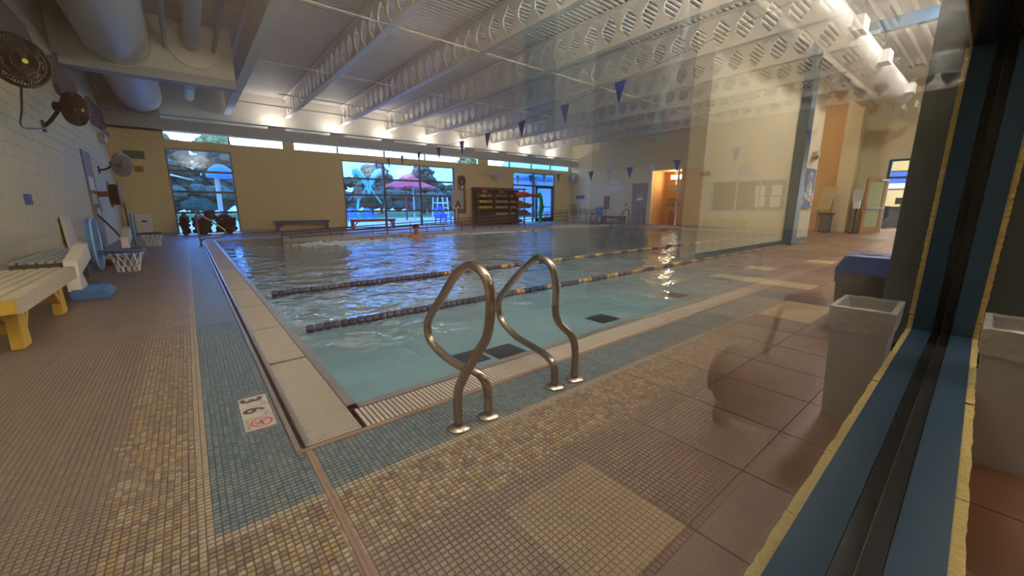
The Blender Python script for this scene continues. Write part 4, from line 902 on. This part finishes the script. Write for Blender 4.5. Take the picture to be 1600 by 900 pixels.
MB().tube([(11.6, 30, 1.3), (10.5, 30, 2.9)], .05, 8).build('stem', 'turquoise', pm); MB().tube([(10.0, 30, 1.6), (10.9, 30, 3.0)], .05, 8).build('stem', 'turquoise', pm); MB().tube(smooth_path([(9.9, 30, 0), (9.8, 30, .9), (9.95, 30, 1.7)], 4), .09, 8).build('trunk', 'turquoise', pm, smooth=True)
MB().lathe((9.9, 30, 1.7), [(.33, 0), (.30, .1), (.22, .12), (.27, .5), (.33, .55), (.3, .75), (.34, .8)], 14).build('bucket', 'wood_brown', pm)
ms = thing('mushroom_spray', 'blue round mushroom water spray on a tan pole outside the first window', 'water feature', (1.65, 27, 0)); MB().lathe((1.68, 27, 2.6), [(.62, .0), (.66, .1), (.5, .45), (.2, .66), (0, .7)], 24).build('cap', 'slide_blue', ms, smooth=True); MB().tube([(1.45, 27, 0), (1.5, 27, 2.62)], .11, 12).build('pole', 'wood_pole', ms)
ts = thing('shade_sail', 'tan shade sail outside the first window', 'shade sail', (-.6, 27, 0)); MB().add([(-2.5, 26, 3.1), (-2.5, 29, 3.4), (.5, 27, 2.45), (-2.5, 26, 3.06), (-2.5, 29, 3.36), (.5, 27, 2.41)], [(0, 1, 2), (5, 4, 3), (0, 3, 4, 1), (1, 4, 5, 2), (2, 5, 3, 0)]).build('cloth', 'sail_tan', ts); MB().tube([(-2.5, 26, 0), (-2.5, 26, 3.2)], .06, 8).build('post', 'wood_pole', ts)
def adk(x, y, m_, lab, s=1.0, grp=None):
    t_ = thing('patio_chair', lab, 'chair', (x, y, 0), grp); B(x - .3 * s, x + .3 * s, y - .3 * s, y + .25 * s, .32 * s, .38 * s).build('seat', m_, t_)
    for k in range(5): MB().bar((x + (k - 2) * .12 * s, y + .25 * s, .35 * s), (x + (k - 2) * .14 * s, y + .5 * s, (1.05 - abs(k - 2) * .05) * s), .1 * s, .02).build('slat', m_, t_)
    for sx in (-1, 1): B(x + sx * .33 * s - .05, x + sx * .33 * s + .05, y - .35 * s, y + .35 * s, .55 * s, .58 * s).build('arm', m_, t_); B(x + sx * .33 * s - .03, x + sx * .33 * s + .03, y - .33 * s, y - .26 * s, 0, .55 * s).build('leg', m_, t_); B(x + sx * .33 * s - .03, x + sx * .33 * s + .03, y + .24 * s, y + .32 * s, 0, .55 * s).build('leg', m_, t_)
adk(12.15, 21.6, 'slide_blue', 'dark blue slatted chair right outside the wide window', 1.1); adk(9.15, 29, 'slide_blue', 'bright blue slatted patio chair beside the spray feature', .95, 'blue chairs by the spray feature'); adk(10.35, 29.2, 'slide_blue', 'bright blue slatted patio chair beside the spray feature', .95, 'blue chairs by the spray feature')
lg = thing('lifeguard_chair', 'white lifeguard stand with ladder frame outside the wide window', 'lifeguard chair', (17.2, 31, 0))
for x in (16.6, 17.8):
    for y in (30.6, 31.4): MB().tube([(x, y, 0), (x + (17.2 - x) * .25, y, 1.9)], .05, 8).build('leg', 'paper', lg)
for z in (.5, .95, 1.35): MB().tube([(16.68, 30.6, z), (17.72, 30.6, z)], .04, 8).build('rung', 'paper', lg)
B(16.7, 17.7, 30.6, 31.3, 1.35, 1.42).build('seat', 'paper', lg)
bd = thing('pavilion', 'blue roofed pavilion outside the glazed exit door', 'pavilion', (32, 33, 0)); MB().prism([(26, 3.9), (42, 3.9), (40, 6.2), (28, 6.2)], 29, 35.4, 'y').build('roof', 'foam_blue', bd); B(27, 41, 34.6, 35, 0, 3.9).build('wall', 'off_white', bd)
for x in (27, 31, 35, 39): B(x - .12, x + .12, 29.4, 29.7, 0, 3.9).build('post', 'wood_brown', bd)

# ------------------------------------------------------------------ things on the lobby side, right by the jamb
def can(x0, x1, y0, y1, h, m_, lab, liner, lid=None):
    t_ = thing('trash_can', lab, 'trash can', ((x0 + x1) / 2, (y0 + y1) / 2, 0)); i_ = .03; w_ = .02
    q = MB(); P = []
    for (a, z, e) in ((i_, 0, 0), (0, h, 0), (w_, h, 0), (i_ + w_, .03, 0)): P += [(x0 + a, y0 + a * .7, z), (x1 - a, y0 + a * .7, z), (x1 - a, y1 - a * .7, z), (x0 + a, y1 - a * .7, z)]
    fs = [(0, 3, 2, 1)]
    for r in range(3): fs += [(r * 4 + k, r * 4 + (k + 1) % 4, r * 4 + 4 + (k + 1) % 4, r * 4 + 4 + k) for k in range(4)]
    fs.append((12, 13, 14, 15)); q.add(P, fs); q.build('body', m_, t_)
    l_ = MB(); n_ = 40; rings = []
    def per(a, z, jz, ja):
        out = []; L = [(x0 - a, y0 - a), (x1 + a, y0 - a), (x1 + a, y1 + a), (x0 - a, y1 + a)]
        for s in range(4):
            for k in range(n_ // 4):
                f_ = k / (n_ // 4); p, q_ = L[s], L[(s + 1) % 4]; out.append((p[0] + (q_[0] - p[0]) * f_ + rng.uniform(-ja, ja), p[1] + (q_[1] - p[1]) * f_ + rng.uniform(-ja, ja), z + rng.uniform(-jz, jz)))
        return out
    for a, z, jz, ja in ((.006, h - .11, .008, .002), (.009, h - .04, .004, .003), (.010, h + .006, .003, .002), (-.012, h + .010, .003, .002), (-.028, h - .06, .004, .006), (-.035, h - .3, .01, .008)): rings += per(a, z, jz, ja)
    l_.add(rings, [(r * n_ + k, r * n_ + (k + 1) % n_, (r + 1) * n_ + (k + 1) % n_, (r + 1) * n_ + k) for r in range(5) for k in range(n_)]); l_.build('bag_liner', liner, t_, smooth=True)
    if lid:
        e = .02; q = MB(); P = []
        for a, z in ((-e, h - .02), (-e, h + .03), (.06, h + .14), (.10, h + .15)): P += [(x0 + a, y0 + a * .6, z), (x1 - a, y0 + a * .6, z), (x1 - a, y1 - a * .6, z), (x0 + a, y1 - a * .6, z)]
        fs = [];
        for r in range(3): fs += [(r * 4 + k, r * 4 + (k + 1) % 4, r * 4 + 4 + (k + 1) % 4, r * 4 + 4 + k) for k in range(4)]
        fs += [(12, 13, 14, 15)]; q.add(P, fs); ld_ = q.build('lid', lid, t_, bev=.006)
        MB().lathe(((x0 + x1) / 2 - .06, (y0 + y1) / 2, h + .148), [(0, 0), (.085, 0), (.085, .006), (0, .006)], 24).build('lid_opening', 'black_plastic', ld_)
    return t_
can(2.50, 2.87, -.262, -.035, .60, 'can_grey', 'pale grey slim trash can with clear liner, open topped under the window jamb', 'bag_film')
can(4.75, 5.35, -.62, -.24, .50, 'black_plastic', 'dark recycling bin with blue lid and black bag beside the teal pillar', 'bag_black', 'lid_blue')
tp = thing('teal_pillar', 'dark teal painted pillar against the lobby wall behind the trash can', 'pillar', (4.15, -.08, 0))
B(3.98, 4.35, -.205, -.016, 0, 4.6).build('shaft', 'teal_door', tp, bev=.006); B(3.97, 4.36, -.213, -.016, 0, .1).build('base', 'black_plastic', tp)

# ------------------------------------------------------------------ the lobby (on the camera's side of the pane)
TR[0] = opposite
fl = struct(B(-4.2, 32, .1, 9.2, -.12, -.008).build('floor_lobby', 'lobby_grout'))
TS = .465; tiles = []
for i in range(-9, 66):
    for j in range(-1, 19):
        x, y = 1.225 + TS * (i + .5) - TS, .53 + TS * (j + .5)
        if y < .3: y = .30
        d = Vector((x, y, -1.1)); zz = d.dot(fw); s_ = 0
        if zz > .3:
            u = 800 + F_PX * d.dot(rt) / zz; v = 450 - F_PX * d.dot(upv) / zz
            if 600 < u < 1640 and v < 960: s_ = F_PX / zz
        tiles.append((s_, x, y))
tiles.sort(reverse=True)
TM = ['terracotta', 'terracotta_pale', 'terracotta_dark', 'tile_ochre', 'tile_plum']
ang = 2 * math.atan(GA)
tmesh = {}
IDT = TR[0]; TR[0] = IDENT
for m_ in TM: tmesh[m_] = B(-TS / 2 + .003, TS / 2 - .003, -TS / 2 + .003, TS / 2 - .003, -.008, 0).mesh('floor_tile', m_, bev=.0015)
TR[0] = IDT
def tile_kind(x, y):
    i, j = round((x - 1.225) / TS - .5), round((y - .53) / TS - .5)
    if (i, j) in ((-1, 0), (7, 1), (8, 1), (11, 2), (11, 3)): return 'tile_ochre'
    if (i, j) in ((9, 1), (9, 2), (8, 0), (7, 0)): return 'tile_plum'
    if x < 8 and y < 1.8: return TM[0] if rng.random() < .7 else TM[1]
    q = rng.random()
    if q < .04 and x > 4: return 'tile_plum'
    if q < .09 and x > 4: return 'tile_ochre'
    return TM[0] if q < .6 else TM[1] if q < .85 else TM[2]
st = MB()
for k, (s_, x, y) in enumerate(tiles):
    m_ = tile_kind(x, y)
    if k < 300:
        o = bpy.data.objects.new('floor_tile', tmesh[m_]); COL.objects.link(o); o.location = opposite((x, y, 0)); o.rotation_euler = (0, 0, ang); o.parent = fl
    else: st.k = TM.index(m_); st.box(x - TS / 2 + .003, x + TS / 2 - .003, y - TS / 2 + .003, y + TS / 2 - .003, -.008, 0)
stuff(st.build('floor_tiles', TM, fl))
struct(B(8.2, 15.75, 3.95, 4.3, 0, 5.05).build('wall_lobby', 'cream_wall')); struct(B(8.2, 15.76, 3.93, 3.95, 0, .12).build('baseboard_lobby', 'black_plastic'))
struct(B(8.0, 22.7, 3.85, 4.3, 5.05, 5.5).build('trim_7', 'cream_wall')); struct(B(8.0, 22.7, 3.80, 3.86, 5.46, 5.56).build('trim_8', 'tile_ochre')); struct(B(8, 22.7, 3.8, 3.85, 5.0, 5.06).build('trim_9', 'soffit_grey'))
tag(B(13.35, 13.75, 3.70, 3.94, 0, 5.45).build('blue_column', 'navy_steel', bev=.01), 'dark blue steel column standing against the lobby wall', 'column')
struct(B(-4.4, 22.9, 8.6, 8.8, 0, 6.6).build('wall_lobby_far', 'terracotta_pale')); struct(B(-4.4, -4.2, .2, 8.8, 0, 6.6).build('wall_lobby_end', 'cream_wall'))
fwl2 = MB(); fwl2.box(22.7, 22.9, 3.24, 4.75, 0, 6.6); fwl2.box(22.7, 22.9, .2, 3.24, 2.95, 6.6)
struct(fwl2.build('wall_lobby_entry', 'cream_wall')); struct(B(22.7, 22.9, 4.75, 8.8, 0, 6.6).build('wall_lobby_alcove', 'orange_wall'))
tag(B(21.9, 22.7, 4.2, 4.74, 0, 6.5).build('lobby_pillar', 'yellow_wall', bev=.01), 'square yellow pillar between the orange alcove and wooden door', 'pillar')
lc = MB(); lc.box(-4.4, 32, .25, 8.8, 6.5, 6.7); struct(lc.build('ceiling_lobby', 'deck_steel'))
y = .6; k = 0
while y < 4.0:
    struct(MB().tube([(9, y, 6.45), (22.7, y, 6.45)], .07, 8).build('trim_10', 'white_steel')); y += .36
duct('round_duct', 'white round duct hanging under the lobby roof with side grilles', 3.05, 4.9, .1, 0, .1, ()) if False else None
ld = thing('lobby_duct', 'large white round duct hung under the lobby roof with square grilles', 'duct', (12, 3.0, 4.6))
MB().tube([(4, 3.05, 5.02), (20.5, 3.05, 5.02)], .38, 28).build('pipe', 'duct_white', ld, smooth=True)
for x in (9.2, 12, 15, 19.5): MB().bar((x - .25, 2.62, 4.98), (x + .25, 2.62, 4.98), .2, .3).build('grille', 'off_white', ld)
for x in (6, 8.8, 11.5, 14, 17): B(x - .03, x + .03, 2.66, 3.44, 5.35, 5.42).build('strap', 'soffit_grey', ld); MB().tube([(x, 3.05, 5.4), (x, 3.05, 6.5)], .012, 5).build('hanger', 'soffit_grey', ld)
tag(B(14.9, 15.1, .3, 3.9, 5.62, 5.92).build('blue_roof_beam', 'beam_blue', bev=.01), 'blue steel roof beam crossing above the lobby duct', 'beam')
for i in range(4):
    y = 2.55 + i * .33
    tag(MB().prism([(20.6, 4.55), (21.7, 4.4), (21.7, 4.62), (20.6, 4.78)], y - .03, y + .03, 'y').build('hanging_slat', 'off_white'), 'pale slat hanging from cables below lobby roof', 'slat', 'slats hanging in the lobby')
bb_ = thing('bulletin_board', 'bulletin board covered in papers beside the blue column', 'bulletin board', (15, 3.94, 1.1)); B(14.25, 15.5, 3.90, 3.95, 1.05, 2.22).build('board', 'sign_blue', bb_)
for k in range(34):
    x, z = rng.uniform(14.32, 15.3), rng.uniform(1.1, 2.05); B(x, x + rng.uniform(.1, .2), 3.885 - .001 * (k % 5), 3.898, z, z + rng.uniform(.1, .2)).build('pinned_sheet', ('paper', 'flag_pale', 'paper', 'bench_red', 'soffit_grey')[k % 5], bb_)
ec = thing('wall_lamp', 'small grey emergency lamp above the bulletin board', 'lamp', (15.1, 3.9, 2.6)); B(15.0, 15.35, 3.82, 3.95, 2.58, 2.72).build('body', 'can_grey', ec); MB().blob((14.98, 3.84, 2.56), .09, .08, .09, 2).build('head', 'wood_brown', ec)
tb = thing('trash_bin', 'black trash bin with swing lid in the orange alcove', 'trash bin', (20.9, 4.7, 0)); MB().prism([(20.7, 0), (21.1, 0), (21.15, .72), (20.65, .72)], 4.5, 4.85, 'y').build('body', 'panel_grey', tb); B(20.6, 21.2, 4.45, 4.9, .72, .82).build('lid', 'black_plastic', tb, bev=.02)
es = thing('easel_board', 'tan display board leaning on easel in the orange alcove', 'display board', (21.6, 5.0, .6)); MB().add([(21.5, 4.75, .95), (21.5, 5.25, .95), (21.7, 5.1, 1.9), (21.7, 4.6, 1.9), (21.54, 4.75, .95), (21.54, 5.25, .95), (21.74, 5.1, 1.9), (21.74, 4.6, 1.9)], [(0, 1, 2, 3), (7, 6, 5, 4), (0, 4, 5, 1), (1, 5, 6, 2), (2, 6, 7, 3), (3, 7, 4, 0)]).build('board', 'tile_ochre', es)
for y in (4.7, 5.15): MB().tube([(21.62, y, 0), (21.72, y, 1.4)], .02, 6).build('leg', 'wood_brown', es)
hs = thing('sanitizer_stand', 'hand sanitizer dispenser on slim black stand by the wooden door', 'sanitizer stand', (21, 3.74, 0)); MB().tube([(21, 3.74, 0), (21, 3.74, 1.1)], .035, 8).build('pole', 'black_plastic', hs); MB().lathe((21, 3.74, 0), [(.18, 0), (.18, .02), (.03, .04)], 16).build('foot', 'black_plastic', hs); B(20.9, 21.02, 3.66, 3.86, 1.0, 1.3).build('dispenser', 'off_white', hs, bev=.01); B(20.98, 21.0, 3.62, 3.92, 1.3, 1.75).build('sign_plate', 'can_grey', hs)
dd = struct(bpy.data.objects.new('door_3', None)); COL.objects.link(dd); dd.location = opposite((21.9, 3.55, 0)); BASE[dd.name] = opposite((21.9, 3.55, 0))
A_, E_ = Vector((21.35, 3.62, 0)), Vector((22.62, 3.2, 0)); D_ = (E_ - A_)
def dp(f_, z): return A_ + D_ * f_ + Vector((0, 0, z))
for f0, f1, z0, z1 in ((0, 0.13, 0, 2.2), (.87, 1, 0, 2.2)): MB().bar(dp((f0 + f1) / 2, 0), dp((f0 + f1) / 2, 2.2), .05, D_.length * .13, up=D_).build('stile', 'wood_door', dd)
for z0, z1 in ((0, .25), (2.06, 2.2)): MB().bar(dp(.13, (z0 + z1) / 2), dp(.87, (z0 + z1) / 2), .05, z1 - z0).build('rail', 'wood_door', dd)
MB().bar(dp(.13, 1.15), dp(.87, 1.15), .008, 1.82).build('glass_pane', 'door_glass', dd); MB().bar(dp(.05, 1.02) + Vector((-.04, -.06, 0)), dp(.95, 1.02) + Vector((-.04, -.06, 0)), .04, .05).build('push_bar', 'black_plastic', dd); MB().bar(dp(.6, 2.14) + Vector((-.03, -.05, 0)), dp(.95, 2.14) + Vector((-.03, -.05, 0)), .05, .06).build('door_closer', 'can_grey', dd)
wn = struct(bpy.data.objects.new('window_8', None)); COL.objects.link(wn); wn.location = opposite((22.7, 3.2, 0)); BASE[wn.name] = opposite((22.7, 3.2, 0))
for y in (3.22, 2.62, 1.6): B(22.66, 22.78, y - .05, y + .05, 0, 2.95).build('mullion', 'blue_frame', wn)
for z in (2.24, 2.93): B(22.66, 22.78, .3, 3.24, z - .04, z + .04).build('rail', 'blue_frame', wn)
of = MB(); of.box(30, 30.2, .2, 6, 0, 4); of.box(22.9, 30, 4.9, 5.1, 0, 4); of.box(22.9, 30.2, .2, 5.1, 3.9, 4.1); struct(of.build('wall_reception', 'cream_wall'))
tv = thing('wall_screen', 'wall screen showing blue picture over white captions behind the reception desk', 'screen', (29.9, 4.0, 2.3)); B(29.9, 30, 3.0, 4.25, 2.0, 2.95).build('case', 'black_plastic', tv); B(29.89, 29.9, 3.06, 4.2, 2.32, 2.9).build('picture', 'screen_blue', tv); B(29.89, 29.9, 3.06, 4.2, 2.03, 2.3).build('caption', 'screen_white', tv)
rd = thing('reception_desk', 'dark navy reception desk behind the blue framed opening', 'desk', (28.5, 3.6, 0)); B(28.2, 28.9, 2.0, 4.05, 0, 1.02).build('front', 'desk_navy', rd); B(28.1, 29, 1.9, 4.15, 1.02, 1.07).build('top', 'black_plastic', rd)
for i, y in enumerate((3.35, 2.7)):
    mo = thing('computer_monitor', 'black computer monitor standing on the reception desk', 'monitor', (28.5, y, 1.07), 'monitors on the reception desk'); B(28.5, 28.54, y - .26, y + .26, 1.2, 1.52).build('screen', 'black_plastic', mo, bev=.008); B(28.48, 28.58, y - .04, y + .04, 1.07, 1.25).build('stand', 'black_plastic', mo)
tb = thing('office_chair', 'black office chair and bin in front of the reception desk', 'chair', (26.6, 3.75, 0)); B(26.4, 26.9, 3.55, 4.0, .42, .5).build('seat', 'black_plastic', tb, bev=.02); B(26.85, 26.92, 3.55, 4.0, .5, 1.1).build('backrest', 'black_plastic', tb, bev=.02); MB().tube([(26.65, 3.77, .1), (26.65, 3.77, .42)], .03, 8).build('column', 'black_plastic', tb)
for k in range(5): a = k * 1.2566; MB().bar((26.65, 3.77, .08), (26.65 + .28 * math.cos(a), 3.77 + .28 * math.sin(a), .04), .05, .04).build('leg', 'black_plastic', tb)
rl = thing('reception_ceiling_light', 'white ceiling light above the reception desk', 'light', (27, 3, 3.9)); B(26.4, 27.6, 2.2, 3.8, 3.84, 3.9).build('diffuser', 'lamp_white', rl); lamp(rl, (27, 3, 3.8), 'AREA', 60, (1, .9, .75), 1.2)
# roof strut and light box seen in the pane
ss_ = thing('roof_strut', 'dark green steel strut with short cross arm below the lobby roof', 'strut', (4.8, 3, 1.9)); MB().bar((5.35, 3.0, 3.5), (4.82, 3.0, 1.9), .1, .1).build('strut', 'teal_door', ss_); MB().bar((4.55, 3.0, 2.05), (4.95, 3.0, 1.98), .08, .08).build('arm', 'teal_door', ss_); MB().tube([(4.0, 3, 3.2), (4.82, 3, 2.25)], .02, 6).build('tie_rod', 'teal_door', ss_); MB().tube([(5.35, 3, 3.5), (5.35, 3, 6.5)], .03, 6).build('hanger', 'teal_door', ss_)
tag(B(2.78, 3.0, 3.0, 3.22, 0, 6.5).build('blue_column', 'navy_steel', bev=.01), 'blue steel column standing free in the lobby before pale pillar', 'column')
tag(B(3.02, 3.62, 3.02, 3.4, 0, 6.5).build('pale_pillar', 'off_white', bev=.01), 'pale square pillar standing beside the free blue column', 'pillar')
lights = [(5.5, 6.3), (9.5, .85), (14.0, .85), (18.0, .85), (19.8, 6.2), (2.2, 5.6)]  # fill lights added to brighten the lobby, hung out of the reflected view
for i, (x, y) in enumerate(lights):
    lt = thing('lobby_fill_light', 'added square fill light hung unseen below the lobby roof', 'light', (x, y, 5.95), 'added fill lights in the lobby'); B(x - .4, x + .4, y - .3, y + .3, 6.06, 6.14).build('housing', 'off_white', lt); B(x - .36, x + .36, y - .26, y + .26, 6.05, 6.06).build('diffuser', 'lamp_white', lt)
    MB().tube([(x, y, 6.14), (x, y, 6.5)], .012, 5).build('hanger', 'off_white', lt); lamp(lt, (x, y, 6.03), 'AREA', 130 if y < 1 else 70, (1, .96, .92) if y < 1 else (1, .86, .68), .7)
TR[0] = IDENT
# unseen fill uplights added over the pane to brighten the hall
for i, x in enumerate((1.0, 4.5, 8, 11.5, 15, 18.5)):
    t_ = thing('fill_uplight', 'added grey fill uplight, unseen, high on the lobby side wall', 'uplight', (x, .5, 3.9), 'added fill uplights over the lobby window wall')
    B(x - .3, x + .3, .3 + x * .018, .7 + x * .018, 3.9, 4.0).build('housing', 'soffit_grey', t_); B(x - .26, x + .26, .36 + x * .018, .66 + x * .018, 4.0, 4.006).build('lens', 'uplight_glow', t_); B(x - .05, x + .05, .15 + x * .018, .32 + x * .018, 3.9, 3.98).build('arm', 'soffit_grey', t_)
    lamp(t_, (x, .5 + x * .018, 4.04), 'AREA', 440, (1, .885, .81), .5, (math.pi, 0, 0), .3)
